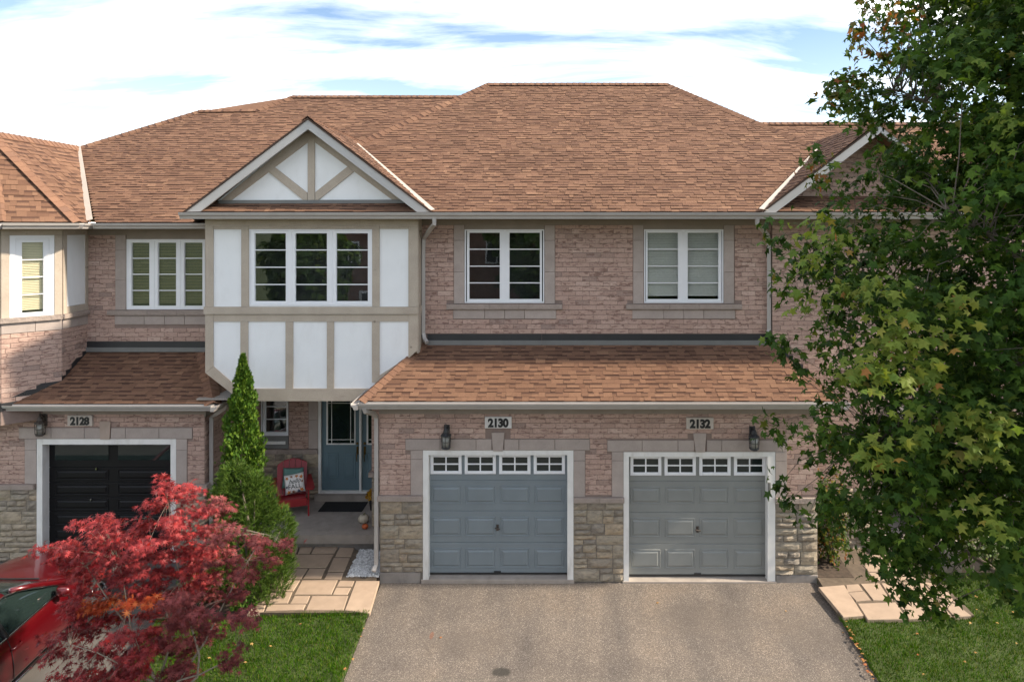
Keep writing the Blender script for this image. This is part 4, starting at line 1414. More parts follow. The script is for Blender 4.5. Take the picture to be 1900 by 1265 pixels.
for (a, b, y0, y1) in ((782, 1065, 1063, 1081), (1155, 1440, 1066.5, 1084)):
    X0, X1 = PX(a, 0), PX(b, 0)
    mb = MB(); zt0 = PZ(y0, YD) - .02; zt1 = PZ(y1 - 5, -.03)
    mb.prism([(X0, -.035, zt1), (X0, YD + .2, zt0), (X0, YD + .2, -.2), (X0, -.035, -.2)], (X1 - X0, 0, 0))
    mb.build('door_sill', MATS['concrete'], MID)
mb = MB(); mb.px_box(1424.5, 1429, 894, 913, 0, -.034, -.012, .004); mb.build('keypad', MATS['flashing_grey'], MID)

# --- porch behind the bay
PY = 2.5
zp = lambda a, b: (460 + a / 4.865, 740 + b / 4.865)
PFZ = CH - 5.742                      # porch floor
mb = MB(); mb.box(-6.50, -2.97, .80, 2.52, PFZ - .165, PFZ); po = mb.build('porch_floor', MATS['concrete'], MID)
mb = MB(); mb.box(-6.45, -2.99, .87, 2.5, -.2, PFZ - .165); mb.build('porch_footing', MATS['foundation_concrete'], MID)
dl = zp(643, 0)[0]
dh = hp(592, 742, 700, 919, PY)
ph = window(MID, (484.7, 535, 730, 807.8), [(488, 533, 492, 531.5)], (735, 801.5), (754.5, 778), PY)
mb = MB(); wall_slab(mb, (0, PY, 0), (1, 0, 0), -6.55, -2.7, PFZ - .1, CH - 3.0, .14, [dh, ph])
wallp = mb.build('porch_wall', MATS['mortar'], MID)
jx0, jx1 = 572.6, 591
brick_rows(br_mid, (0, PY, 0), (1, 0, 0), PZ(832.5, PY), CH - 3.02, lambda z: [(-6.5, PX(jx0, PY))], [hp(482, 536.5, 700, 832, PY)], zref=PZ(832.5, PY))
px_stone(wallp, 'jamb_stone', jx0, jx1, 735, 778.4, PY, .02); px_stone(wallp, 'jamb_stone', jx0, jx1, 778.4, 832, PY, .02)
for a, b in ((452, 516), (516, 590.5)):
    px_stone(wallp, 'ledge_stone', a, b, 832.5, 841, PY, .06, mat='rock_ledge', j=.002)
stones(wallp, [(-6.5, PX(591, PY), PFZ, PZ(841.5, PY))], PY, 31)
mb = MB(); mb.px_box(484, 535.6, 808.5, 831.5, PY, -.03, .02, .006); pn = mb.build('spandrel_panel', MATS['flashing_grey'], MID)
mb = MB(); mb.px_box(491.5, 531, 817.5, 823, PY, -.045, -.03, .003); mb.build('letter_plate', MATS['white_trim'], pn)
# entry doors
DY = PY + .05


def ebox(a, b, c, d, y0, y1, name, mat, par, bev=0):
    p, q = zp(a, c), zp(b, d)
    mb = MB(); mb.px_box(p[0], q[0], p[1], q[1], DY, y0, y1, bev); return mb.build(name, MATS[mat], par)


mb = MB()
for (a, b, c, d) in ((643, 667, -60, 852), (1011, 1030, -60, 826), (1356, 1376, -60, 852), (667, 1356, 826, 852), (667, 1356, -60, -48)):
    p, q = zp(a, c), zp(b, d); mb.px_box(p[0], q[0], p[1], q[1], DY, -.06, .05)
efr = mb.build('entry_frame', MATS['white_trim'], MID)
for ox in (0, 363):
    lw = 342 if ox == 0 else 325
    dr = ebox(669 + ox, 669 + lw - 1 + ox, -46, 822, 0, .05, 'entry_door', 'door_teal', MID)
    mb = MB()
    for (a, b, c, d) in ((710, 724, -30, 410), (962, 972, -30, 410), (724, 962, 398, 410), (724, 962, -30, -20)):
        p, q = zp(a + ox, c), zp(b + ox, d); mb.px_box(p[0], q[0], p[1], q[1], DY, -.018, 0)
    mb.build('glass_frame', MATS['white_trim'], dr)
    ebox(724 + ox, 962 + ox, -20, 398, -.008, -.002, 'pane', 'car_glass', dr)
    for (a, b, c, d) in ((755, 760, -20, 398), (926, 931, -20, 398), (724, 962, 363, 368), (724, 962, 34, 39)):
        ebox(a + ox, b + ox, c, d, -.0125 if b - a < 10 else -.0115, -.009, 'caming', 'white_trim', dr)
    for (a, b) in ((715, 820), (870, 975)):
        ebox(a + ox, b + ox, 482, 720, -.012, 0, 'panel', 'door_teal', dr, .012)
        ebox(a + 18 + ox, b - 18 + ox, 506, 696, -.022, -.012, 'panel', 'door_teal', dr, .010)
    hxp = 990 if ox == 0 else 1056
    p = zp(hxp, 440); q = zp(hxp, 555)
    hx, za, zb = PX(p[0], DY), PZ(p[1], DY), PZ(q[1], DY)
    mb = MB(); mb.bbox(hx - .024, hx + .024, DY - .014, DY, za - .14, za + .03, .005); mb.tube([(hx, DY - .01, za - .1), (hx, DY - .06, za - .13), (hx, DY - .07, (za + zb) / 2 - .04), (hx, DY - .05, zb), (hx, DY - .008, zb - .02)], [.01, .011, .012, .01, .009], 8)
    mb.lathe([(.0, -.03), (.026, -.02), (.026, .02), (0, .03)], (hx, DY - .02, za + .10), 10)
    mb.build('handle', MATS['brass'], dr)
mb = MB(); p = zp(598, 872); q = zp(1400, 932); mb.px_box(p[0], q[0], 919, 931.5, PY - .12, 0, .2); mb.build('threshold_step', MATS['concrete'], MID)
# pier beside the doors
mb = MB(); mb.box(-3.40, XA, 1.16, 1.6, PFZ - .2, CH - 3.0); pier = mb.build('pier', MATS['mortar'], MID)
zpl = PZ(875, 1.16)
brick_rows(br_mid, (0, 1.16, 0), (1, 0, 0), zpl, CH - 3.0, lambda z: [(-3.40, XA)], (), zref=zpl)
mb = MB(); mb.bbox(-3.45, XA - .01, 1.10, 1.5, zpl - .09, zpl, .006); mb.build('ledge_stone', MATS['rock_ledge'], pier)
stones(pier, [(-3.40, XA - .005, PFZ, zpl - .095)], 1.16, 41)

emit(wallg, 'brick', 'brickwork', (UB_V, UB_F), br_mid, MATS['brick'], 300)
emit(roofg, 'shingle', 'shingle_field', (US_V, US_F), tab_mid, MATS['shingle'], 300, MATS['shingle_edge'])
emit(roofg, 'cap_shingle', 'cap_shingle_field', (UC_V, UC_F), cap_mid, MATS['cap_shingle'], 60)
emit(roofm, 'ridge_cap', 'ridge_cap_field', (UC_V, UC_F), far_caps, MATS['shingle'], 0)

# ------------------------------------------------------------------ left townhouse 2128
LGY, LUY = 0.95, 1.85
LX0 = -12.6
DL = hp(69, 327, 814, 1090, LGY)
LXB = PX(380, LGY)
zlt = CH - 3.25
zled = PZ(902, LGY)
mb = MB(); wall_slab(mb, (0, LGY, 0), (1, 0, 0), LX0, LXB, zled, zlt, .12, [DL])
mb.box(LXB - .12, LXB, LGY + .12, 2.6, zled, CH - 3.0)
lwg = mb.build('garage_wall', MATS['mortar'], LEFT)
mb = MB(); wall_slab(mb, (0, LGY + .004, 0), (1, 0, 0), LX0, LXB, -.5, zled, .116, [DL]); 
lbase = mb.build('stone_base', MATS['stone_mortar'], LEFT)
lh = [DL, hp(36, 358, 793, 813.5, LGY), hp(188, 206, 781, 795, LGY), hp(46.5, 70, 813, 897, LGY), hp(326, 348, 813, 897, LGY)]
brick_rows(br_left, (0, LGY, 0), (1, 0, 0), PZ(897.5, LGY), PZ(767.5, LGY), lambda z: [(LX0, LXB)], lh, zref=PZ(897.5, LGY))
brick_rows(br_left, (LXB, LGY, 0), (0, 1, 0), PZ(897.5, LGY), CH - 3.1, lambda z: [(0, 1.55)], (), zref=PZ(897.5, LGY))
for xs in ((36, 96), (96, 157.5), (157.5, 187.5), (206.5, 234), (234, 296), (296, 358)):
    px_stone(lwg, 'lintel_stone', *xs, 793, 813, LGY, .022)
keystone(lwg, [(186.5, 781), (207, 781), (205, 814), (188, 814)], LGY, .035, 'precast_pink')
for x0, x1 in ((46.5, 68.5), (327, 348)):
    px_stone(lwg, 'jamb_stone', x0, x1, 813.5, 834, LGY, .018); px_stone(lwg, 'jamb_stone', x0, x1, 834, 897, LGY, .018)
for x0, x1 in ((-60, 66), (326, 384)):
    px_stone(lwg, 'ledge_stone', x0, x1, 897.5, 907, LGY, .06, mat='rock_ledge', j=.002)
mb = MB(); mb.box(LXB - .02, LXB + .06, LGY - .058, 2.3, PZ(907, LGY), PZ(897.6, LGY)); mb.build('ledge_stone', MATS['rock_ledge'], lwg)
stones(lbase, [(LX0, PX(69, LGY), -.1, PZ(907.5, LGY))], LGY, 51)
stones(lbase, [(PX(327, LGY), LXB - .003, -.1, PZ(907.5, LGY))], LGY, 52)
mb = MB(); mb.box(LX0, LXB + .01, LGY - .032, LGY, PZ(767.5, LGY), zlt); mb.build('frieze_board', MATS['frieze_board'], LEFT)
mb = MB(); mb.box(LXB, LXB + .03, LGY - .03, 2.0, PZ(767.5, LGY) - .05, zlt); mb.build('frieze_board', MATS['frieze_board'], LEFT)
LEZ = -3.232; LRT = LEZ + .578 * 1.25
mb = MB(); mb.box(LX0, -6.20, .62, 1.9, CH + LEZ - .12, CH + LEZ - .10); mb.build('soffit', MATS['soffit_metal'], LEFT)
lroofg, _ = roof_plane(LEFT, [rel(LX0, .6, LEZ), rel(-6.176, .6, LEZ), rel(-6.99, 1.85, LRT), rel(LX0, 1.85, LRT)], .108, tab_left, .05)
side_roof(LEFT, [rel(-6.176, .6, LEZ), rel(-6.176, 1.85, LEZ), rel(-6.99, 1.85, LRT)], (0, 1, 0), .108, tab_left)
hip_caps(cap_left, rel(-6.176, .6, LEZ), rel(-6.99, 1.85, LRT), .15, .08, .14)
gutter(LEFT, rel(LX0, .6, LEZ - .01), rel(-6.176, .6, LEZ - .01), (0, -1, 0))
gutter(LEFT, rel(-6.176, .48, LEZ - .012), rel(-6.176, 1.85, LEZ - .012), (1, 0, 0))
xs_ = LXB + .06
downspout(LEFT, [rel(-6.11, .95, LEZ - .09), rel(-6.13, .97, LEZ - .17), rel(-6.3, 1.0, LEZ - .28), (xs_, 1.08, CH + LEZ - .38), (xs_, 1.08, 0.3)])
# black door
opening_Y[0] = LGY
k3 = lambda y: 740 + y / 3.954
x3 = lambda x: x / 3.954
rowsL = [(k3(a), k3(b)) for a, b in ((312, 500), (500, 610), (610, 718), (718, 826), (826, 936), (936, 1044), (1044, 1152), (1152, 1250))]
colL = [(x3(a), x3(b), k3(c), k3(d)) for (c, d) in ((520, 590), (628, 700), (736, 808), (846, 918), (954, 1026), (1062, 1134)) for (a, b) in ((410, 795), (870, 1250))]
doorL = garage_door(LEFT, DL, (90, 327.5), 818, 1056, LGY + .17, 'door_black', [], rowsL, None, colL)
for a, b in ((405, 800), (868, 1255)):
    mb = MB(); mb.px_box(x3(a), x3(b), k3(332), k3(448), LGY + .17, -.012, 0, .003); mb.build('pane', MATS['car_glass'], doorL)
for (hx, hy) in ((712, 508), (672, 735)):
    mb = MB(); c = (PX(x3(hx), LGY + .17), LGY + .15, PZ(k3(hy), LGY + .17)); mb.lathe([(0, -.035), (.016, -.02), (.018, .015), (0, .03)], c, 8); mb.build('lock', MATS['chrome'], doorL)
# upper wall and its window
mw = (235.4, 380.8, 444, 574)
lwin = window(LEFT, mw, [(237, 284, 243.5, 277.2), (286.8, 332, 292.7, 326.8), (335, 380, 341.6, 375.8)], (450.3, 567.4), (479.3, 509, 539), LUY, 'blind_olive')
LUX0 = PX(158, LUY)
mb = MB(); wall_slab(mb, (0, LUY, 0), (1, 0, 0), LUX0, -6.2, PZ(660, LUY), CH + .11, .14, [lwin])
lwu = mb.build('upper_wall', MATS['mortar'], LEFT)
brick_rows(br_left, (0, LUY, 0), (1, 0, 0), PZ(633, LUY), PZ(436, LUY), lambda z: [(LUX0, -6.2)], [hp(214.5, 395, 430, 575.5, LUY), hp(202, 395, 575.5, 584.2, LUY), hp(213.5, 395, 584, 602, LUY)], zref=PZ(633, LUY))
for ya, yb in ((436, 464), (464, 519.6), (519.6, 575)):
    px_stone(lwu, 'jamb_stone', 214.5, 234.8, ya, yb, LUY, .02)
for xs in ((202, 276.5), (276.5, 331), (331, 392)):
    px_stone(lwu, 'window_sill', *xs, 575.5, 584.2, LUY, .07, mat='rock_ledge', j=.0015)
for xs in ((213.5, 268.5), (268.5, 306), (306, 343), (343, 392)):
    px_stone(lwu, 'apron_stone', *xs, 585, 602, LUY, .02)
mb = MB(); mb.px_box(235.4, 385, 436, 443.8, LUY, -.012, .03); mb.build('head_trim', MATS['frieze_board'], lwu)
mb = MB(); mb.box(LUX0, -6.25, LUY - .03, LUY, PZ(436, LUY), CH + .05); mb.build('frieze_board', MATS['frieze_board'], LEFT)
mb = MB(); mb.px_box(160, 384, 633.5, 645, LUY, -.02, .02); mb.build('flashing', MATS['flashing_dark'], LEFT)
mb = MB(); mb.px_box(160, 384, 644, 652, LUY, -.05, .02); mb.build('flashing', MATS['flashing_grey'], LEFT)
# angled bay: side face X=-9.35, 45 degree face, front face
cS, cD = Vector((-9.35, 1.13, 0)), Vector((-10.0, .48, 0))
faces = [(cD + Vector((-2.4, 0, 0)), Vector((1, 0, 0)), 2.4), (cD, (cS - cD).normalized(), (cS - cD).length), (cS, Vector((0, 1, 0)), .74)]
zsl, zsb, zap = CH - 1.646, CH - 1.735, CH - 1.935
for fi, (O, u, L) in enumerate(faces):
    nrm = Vector((u.y, -u.x, 0))
    rz = lambda a: CH + LEZ + .578 * ((O + u * a).y - .6)

    def fbox(a0, a1, z0, z1, d0, d1, name, mat, par, O=O, u=u, nrm=nrm):
        A, B = O + u * a0 + nrm * d0, O + u * a1 + nrm * d0
        mb = MB(); mb.prism([(A.x, A.y, z0), (B.x, B.y, z0), (B.x, B.y, z1), (A.x, A.y, z1)], -nrm * (d0 - d1)); return mb.build(name, MATS[mat], par)
    holesf = []
    if fi == 1:
        holesf = [window(LEFT, (.215, .715, CH - .185, zsl + .002), [(.235, .695, .30, .635)], (CH - .26, zsl + .075), (CH - .585, CH - .91, CH - 1.235), 0, 'blind_cream', O=O, u=u, room=.7)]
    mb = MB(); wall_slab(mb, O, u, 0, L, CH - 3.6, CH + .1, .10, holesf); bw_ = mb.build('bay_wall', MATS['mortar'], LEFT)
    brick_rows(br_left, O, u, CH - 3.6, zap, lambda z, rz=rz, L=L, fi=fi: [((0, L) if fi != 2 else (0, max(0.0, min(L, ((z - .075 - CH - LEZ) / .578 + .6) - cS.y))))] if z > rz(0) + .10 else [], (), zref=zap)
    fbox(-.02 if fi else 0, L - (.0 if fi < 2 else .03), zsb, zsl, .07, -.02, 'window_sill', 'rock_ledge', bw_)
    for a0, a1 in ((0, L * .55), (L * .55, L)):
        fbox(a0 + .004, a1 - .004, zap + .004, zsb - .004, .02, -.02, 'apron_stone', 'precast', bw_)
    fbox(0, L, CH - .125, CH + .05, .03, 0, 'frieze_board', 'stained_wood', bw_)
    if fi == 1:
        fbox(.0, .12, zsl + .003, CH - .128, .03, -.01, 'timber_board', 'stained_wood', bw_); fbox(.80, L, zsl + .003, CH - .128, .03, -.01, 'timber_board', 'stained_wood', bw_)
        fbox(.123, .212, zsl + .003, CH - .128, .02, -.01, 'white_trim', 'white_vinyl', bw_); fbox(.718, .797, zsl + .003, CH - .128, .02, -.01, 'white_trim', 'white_vinyl', bw_)
        fbox(.212, .718, CH - .183, CH - .128, .02, -.01, 'white_trim', 'white_vinyl', bw_)
    else:
        fbox(.0, .10, zsl + .003, CH - .128, .03, -.01, 'timber_board', 'stained_wood', bw_); fbox(L - .10, L, zsl + .003, CH - .128, .03, -.01, 'timber_board', 'stained_wood', bw_)
        fbox(.10, L - .10, zsl + .003, zsl + .13, .028, -.01, 'timber_board', 'stained_wood', bw_); fbox(.102, L - .102, zsl + .133, CH - .128, .012, -.01, 'stucco_panel', 'stucco', bw_)
    # flashing following the roof
    A, B = O + u * 0 + nrm * .008, O + u * L + nrm * .008
    mb = MB(); mb.prism([(A.x, A.y, rz(0) - .05), (B.x, B.y, rz(L) - .05), (B.x, B.y, rz(L) + .13), (A.x, A.y, rz(0) + .13)], -nrm * .02); mb.build('flashing', MATS['flashing_dark'], LEFT)
# bay roof
E1, E2, E3 = rel(-8.88, 1.2, .115), rel(-8.88, .92, .115), rel(-9.75, .2, .115)
AP, JN = rel(-10.72, 1.13, 1.84), rel(-10.72, 3.63, 1.84)
E4 = rel(-12.6, .2, .115)
side_roof(LEFT, [E2, E1, JN, AP], (0, 1, 0), .125, tab_left, .06)
side_roof(LEFT, [E3, E2, AP], Vector(E2) - Vector(E3), .125, tab_left, .06)
side_roof(LEFT, [E4, E3, AP], (1, 0, 0), .125, tab_left, .06)
mb = MB(); mb.prism([E4, E3, AP, rel(-12.6, 1.13, .5)], (0, 0, -.05)); 
mb = MB(); e = [Vector(q) - Vector((0, 0, .11)) for q in (E1, E2, E3, E4, rel(-12.6, 2, .115), rel(-8.75, 2, .115))]; mb.prism(e, (0, 0, .02)); mb.build('soffit', MATS['soffit_metal'], LEFT)
hip_caps(cap_left, E2, AP, .13, .05, .14); hip_caps(cap_left, E3, AP, .13, .05, .14); hip_caps(cap_left, AP, JN, .12, .12, .14)
gutter(LEFT, rel(-12.6, .2, .10), Vector(E3) - Vector((0, 0, .015)), (0, -1, 0))
dE = (Vector(E2) - Vector(E3)).normalized()
gutter(LEFT, Vector(E3) - Vector((0, 0, .0155)), Vector(E2) - Vector((0, 0, .0155)), (dE.y, -dE.x, 0))
gutter(LEFT, Vector(E2) - Vector((0, 0, .016)), Vector(E1) - Vector((0, 0, .016)), (1, 0, 0))
gutter(LEFT, rel(-8.75, 1.2, .10), rel(-6.2, 1.2, .10), (0, -1, 0))
lroof, _ = roof_plane(LEFT, [rel(-8.75, 1.2, .115), rel(-6.65, 1.2, .115), rel(-4.32, 3.85, 1.997), rel(-4.0, 3.54, 1.776), rel(-1.656, 5.89, 3.445), rel(-6.69, 5.89, 3.445), rel(-7.33, 5.23, 2.976), rel(-8.75, 5.19, 2.948), rel(-10.72, 3.63, 1.84)], .092, tab_left, .10)
mb = MB(); mb.box(-8.7, -6.3, 1.22, 1.85, CH + .115 - .125, CH + .115 - .10); mb.build('soffit', MATS['soffit_metal'], LEFT)
strip(LEFT, rel(-8.86, 1.2, .115), JN, (1, .1, .3), .085, lift=.05)
lfar = []
for a, b in (((-10.72, 3.63, 1.84), (-8.75, 5.19, 2.948)), ((-8.75, 5.19, 2.95), (-7.33, 5.23, 2.976)), ((-7.33, 5.23, 2.976), (-6.69, 5.89, 3.445)), ((-6.69, 5.89, 3.445), (-1.9, 5.89, 3.445))):
    hip_caps(lfar, rel(*a), rel(*b), .12, .08, .15)
# back slopes
side_roof(LEFT, [rel(-10.72, 3.63, 1.84), rel(-8.75, 5.19, 2.948), rel(-7.33, 5.23, 2.976), rel(-6.69, 5.89, 3.445), rel(-1.656, 5.89, 3.445), rel(-1.656, 10.5, .1), rel(-12.6, 10.5, .1), rel(-12.6, 6.0, .3)], (-1, 0, 0), .125, tab_left, .1, False)
emit(lwg, 'brick', 'brickwork', (UB_V, UB_F), br_left, MATS['brick'], 300)
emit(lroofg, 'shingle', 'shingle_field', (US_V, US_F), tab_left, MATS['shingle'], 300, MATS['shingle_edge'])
emit(lroofg, 'cap_shingle', 'cap_shingle_field', (UC_V, UC_F), cap_left, MATS['cap_shingle'], 80)
emit(lroof, 'ridge_cap', 'ridge_cap_field', (UC_V, UC_F), lfar, MATS['shingle'], 0)

# ------------------------------------------------------------------ right townhouse
RY = 0.90
RX0, RX1 = PX(1432.5, RY), 9.4
GAX, GAZ = 5.98, 1.9
arch_o = hp(1640, 1760, 782, 1060, RY)
mb = MB(); wall_slab(mb, (0, RY, 0), (1, 0, 0), RX0, RX1, -.3, CH + .30, .14, [arch_o])
mb.prism([(GAX - 2.05, RY, CH + .30), (GAX + 2.05, RY, CH + .30), (GAX, RY, CH + 1.84)], (0, .14, 0))
rw = mb.build('front_wall', MATS['mortar'], RIGHT)
steps = []
for i in range(9):
    xa = gt1 + i * (gx1 - gt1) / 9; xb = gt1 + (i + 1) * (gx1 - gt1) / 9
    zl = CH + RT + (EZ - RT) * (i + .0) / 9
    steps.append((xa - .05, xb, -5, zl + .13))
    mb = MB(); mb.box(xa, xb + .003, RY - .012 - .0004 * i, RY + .01, zl - .2, zl + .13); mb.build('step_flashing', MATS['flashing_dark'], RIGHT)
zst = PZ(905, RY)
rsp = lambda z: [(RX0, RX1)] if z < CH + .30 else [(GAX - (1.84 - (z - CH)) / .755 + .03, GAX + (1.84 - (z - CH)) / .755 - .03)]
archh = hp(1630, 1770, 735, 1060, RY)
mb = MB(); mb.box(RX0, gt1, RY - .013, RY + .01, PZ(640, RY), PZ(620, RY)); mb.build('step_flashing', MATS['flashing_dark'], RIGHT)
brick_rows(br_right, (0, RY, 0), (1, 0, 0), zst, CH + 1.8, rsp, [*steps, (RX0 - .1, gt1, -5, PZ(620, RY)), hp(1630, 1770, 752, 1060, RY)], zref=zst)
stones(rw, [(RX0, PX(1640, RY), 0.0, zst), (PX(1760, RY), RX1, 0.0, zst)], RY, 61)
n_ = 6
for i in range(n_):
    a0, a1 = math.pi * (1 - i / n_), math.pi * (1 - (i + 1) / n_)
    pts = [(1700 + 62 * math.cos(a), 800 - 30 * math.sin(a)) for a in (a0, a1)] + [(1700 + 74 * math.cos(a) , 800 - 52 * math.sin(a)) for a in (a1, a0)]
    mb = MB(); mb.px_poly(pts, RY, -.03, .02); mb.build('arch_stone', MATS['precast'], rw)
mb = MB(); mb.px_poly([(1638, 800), (1650, 782), (1675, 770), (1700, 768), (1725, 770), (1750, 782), (1762, 800), (1766, 750), (1634, 750)], RY, .002, .05); mb.build('arch_infill', MATS['mortar'], rw)
# recessed entry
mb = MB(); a0, a1, z0, z1 = arch_o
mb.box(a0 - .15, a0, RY + .14, RY + 2.0, z0, z1 + .3); mb.box(a1, a1 + .15, RY + .14, RY + 2.0, z0, z1 + .3); mb.box(a0, a1, RY + 2.0, RY + 2.1, z0, z1 + .3); mb.box(a0, a1, RY + .14, RY + 2.0, z1 + .3, z1 + .4)
mb.build('entry_recess', MATS['mortar'], RIGHT)
mb = MB(); mb.box(a0 - .1, a1 + .1, RY - .25, RY + 2.0, -.2, .42); mb.build('porch_floor', MATS['concrete'], RIGHT)
mb = MB(); mb.bbox(a0 + .12, a1 - .12, RY + 1.95, RY + 2.0, .42, z1 - .1, .01); mb.build('entry_door', MATS['door_teal'], RIGHT)
mb = MB(); mb.box(RX0, RX1, RY - .03, RY, PZ(417.5, RY), CH + .28); mb.build('frieze_board', MATS['frieze_board'], RIGHT)
mb = MB(); mb.px_box(1650, 1830, 560, 570, RY, -.06, .02); mb.build('window_sill', MATS['rock_ledge'], RIGHT)
# gable roof, skirt and the roof behind
gl0 = GAX - (GAZ - UE) / .755; gr0 = GAX + (GAZ - UE) / .755
rap, rapb = rel(GAX, .26, GAZ + .015), rel(GAX, 4.15, GAZ + .015)
side_roof(RIGHT, [rel(gl0 - .02, .26, UE), rap, rapb, rel(5.636, 3.8, 1.639), vR1], (0, -1, 0), .11, tab_right, .025)
side_roof(RIGHT, [rel(gr0 + .02, .26, UE), rel(gr0 + .02, 2.0, UE), rapb, rap], (0, 1, 0), .125, tab_right, .07, False)
hip_caps(cap_right, rap, rapb, .11, .08, .15)
rroof = None
mb = MB(); mb.prism([rel(gl0 - .03, .3, UE - .02), rel(GAX, .3, GAZ), rel(GAX, .3, GAZ - .175), rel(gl0 + .22, .3, UE - .02)], (0, -.03, 0)); mb.build('rake_board', MATS['fascia_metal'], RIGHT)
mb = MB(); mb.prism([rel(gr0 + .03, .3, UE - .02), rel(GAX + .001, .3, GAZ), rel(GAX + .001, .3, GAZ - .175), rel(gr0 - .22, .3, UE - .02)], (0, -.03, 0)); mb.build('rake_board', MATS['fascia_metal'], RIGHT)
roof_plane(RIGHT, [rel(gl0 + .05, .3, UE), rel(gr0 - .05, .3, UE), rel(gr0 - .4, .88, .60), rel(gl0 + .4, .88, .60)], .108, tab_right, .03)
gutter(RIGHT, rel(5.2, .30, UE - .015), rel(gr0 + .1, .30, UE - .015), (0, -1, 0), .115)
rroof, _ = roof_plane(RIGHT, [rel(4.2, 1.6, .1), rel(12, 1.6, .1), rel(12, 5.16, 2.63), rel(4.2, 5.16, 2.63)], .092, tab_right, .1)
side_roof(RIGHT, [rel(4.2, 5.16, 2.63), rel(12, 5.16, 2.63), rel(12, 9.5, .1), rel(4.2, 9.5, .1)], (-1, 0, 0), .125, tab_right, .1, False)
hip_caps(cap_right, rel(4.2, 5.16, 2.63), rel(12, 5.16, 2.63), .12, .08, .15)
emit(rw, 'brick', 'brickwork', (UB_V, UB_F), br_right, MATS['brick'], 300)
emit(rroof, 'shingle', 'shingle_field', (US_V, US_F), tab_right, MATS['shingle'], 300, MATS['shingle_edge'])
emit(rroof, 'cap_shingle', 'cap_shingle_field', (UC_V, UC_F), cap_right, MATS['shingle'], 0)
mb = MB(); mb.box(LXB - .12, LXB - .004, LGY + .13, 2.6, -.5, zled); mb.build('side_base', MATS['stone_mortar'], LEFT)

# ------------------------------------------------------------------ signs and lanterns
def sign(num, x0, x1, ya, yb, Y, plate, label, dx=0.0):
    X0, X1, z0, z1 = PX(x0, Y), PX(x1, Y), PZ(yb, Y), PZ(ya, Y)
    e = empty('house_number_sign', ((X0 + X1) / 2, Y - .02, z0), label, 'sign', 'house number plaques')
    mb = MB(); mb.bbox(X0, X1, Y - .045, Y + .01, z0, z1, .005); mb.build('plate', MATS[plate], e)
    h = (z1 - z0) * .72
    w = (X1 - X0) * .186
    for i, ch in enumerate(num):
        text_obj(ch, h / .72, e, 'sign_black', ((X0 + X1) / 2 + dx + (i - 1.5) * w, Y - .048, z0 + (z1 - z0) * .14), offset=h * .075, sx=.93, extrude=.003)


sign('2130', 900, 949.5, 772, 793, 0, 'sign_plate', 'pale plaque with black number 2130 above the middle garage door')
sign('2132', 1273, 1323, 773.6, 794.7, 0, 'sign_plate_tan', 'plaque with black number 2132 above the right grey garage door')
sign('2128', 128, 174, 769.5, 789, LGY, 'sign_plate_tan', 'plaque with black number 2128 above the black garage door')


def lantern(px, ya, yb, Y, mat, label):
    X, z0, z1 = PX(px, Y), PZ(yb, Y), PZ(ya, Y)
    H = z1 - z0
    e = empty('wall_lantern', (X, Y - .1, z0), label, 'lantern', 'wall lanterns beside the garage doors')
    c = Y - .13
    w = .078
    k = H / .45
    mb = MB(); mb.bbox(X - .05, X + .05, Y - .035, Y, z0 + .16 * k, z0 + .40 * k, .01); mb.build('back_plate', MATS[mat], e)
    mb = MB(); mb.tube([(X, Y - .03, z0 + .33 * k), (X, Y - .09, z0 + .40 * k), (X, c, z0 + .40 * k), (X, c, z0 + .36 * k)], .012, 8); mb.build('arm', MATS[mat], e, True)
    mb = MB(); mb.lathe([(0.012, .445 * k), (.006, .43 * k), (.02, .40 * k), (.012, .385 * k), (.03, .36 * k), (.045, .33 * k), (.05, .30 * k), (.095, .255 * k), (.098, .24 * k), (.08, .235 * k)], (X, c, z0), 8); mb.build('roof', MATS[mat], e)
    mb = MB(); mb.lathe([(.045, 0), (.07, .012 * k), (.085, .03 * k), (.08, .045 * k)], (X, c, z0), 8); mb.build('base', MATS[mat], e)
    for i in range(6):
        a = math.pi * 2 * (i + .5) / 6
        mb = MB(); mb.tube([(X + w * math.cos(a), c + w * math.sin(a), z0 + .04 * k), (X + w * 1.12 * math.cos(a), c + w * 1.12 * math.sin(a), z0 + .24 * k)], .006, 5); mb.build('cage_bar', MATS[mat], e)
    mb = MB(); mb.tube([(X + w * 1.06 * math.cos(a), c + w * 1.06 * math.sin(a), z0 + .14 * k) for a in [math.pi * 2 * i / 12 for i in range(13)]], .005, 5, False); mb.build('cage_ring', MATS[mat], e)
    mb = MB(); mb.lathe([(.060, .045 * k), (.066, .235 * k)], (X, c, z0), 10); mb.build('glass', MATS['lantern_glass'], e, True)


lantern(829.5, 782, 829, 0, 'iron_black', 'black iron lantern on the brick beside the 2130 plaque')
lantern(1395, 785, 831, 0, 'iron_black', 'black iron lantern near the maple leaves, right of the 2132 plaque')
lantern(84, 761, 805, LGY, 'iron_bronze', 'brown lantern above the black garage door, left of the 2128 plaque')

# ------------------------------------------------------------------ porch things
CHX, CHY, CA = -5.23, 1.92, R(18)
ch = empty('adirondack_chair', (CHX, CHY, PFZ), 'red slatted garden armchair on the porch by the entry doors', 'chair')


def CT(p):
    x, y, z = p
    return (CHX + x * math.cos(CA) - y * math.sin(CA), CHY + x * math.sin(CA) + y * math.cos(CA), PFZ + z)


def cpart(mb, name, mat='chair_red', par=None, smooth=False):
    mb.v = [CT(p) for p in mb.v]
    return mb.build(name, MATS[mat], par or ch, smooth)


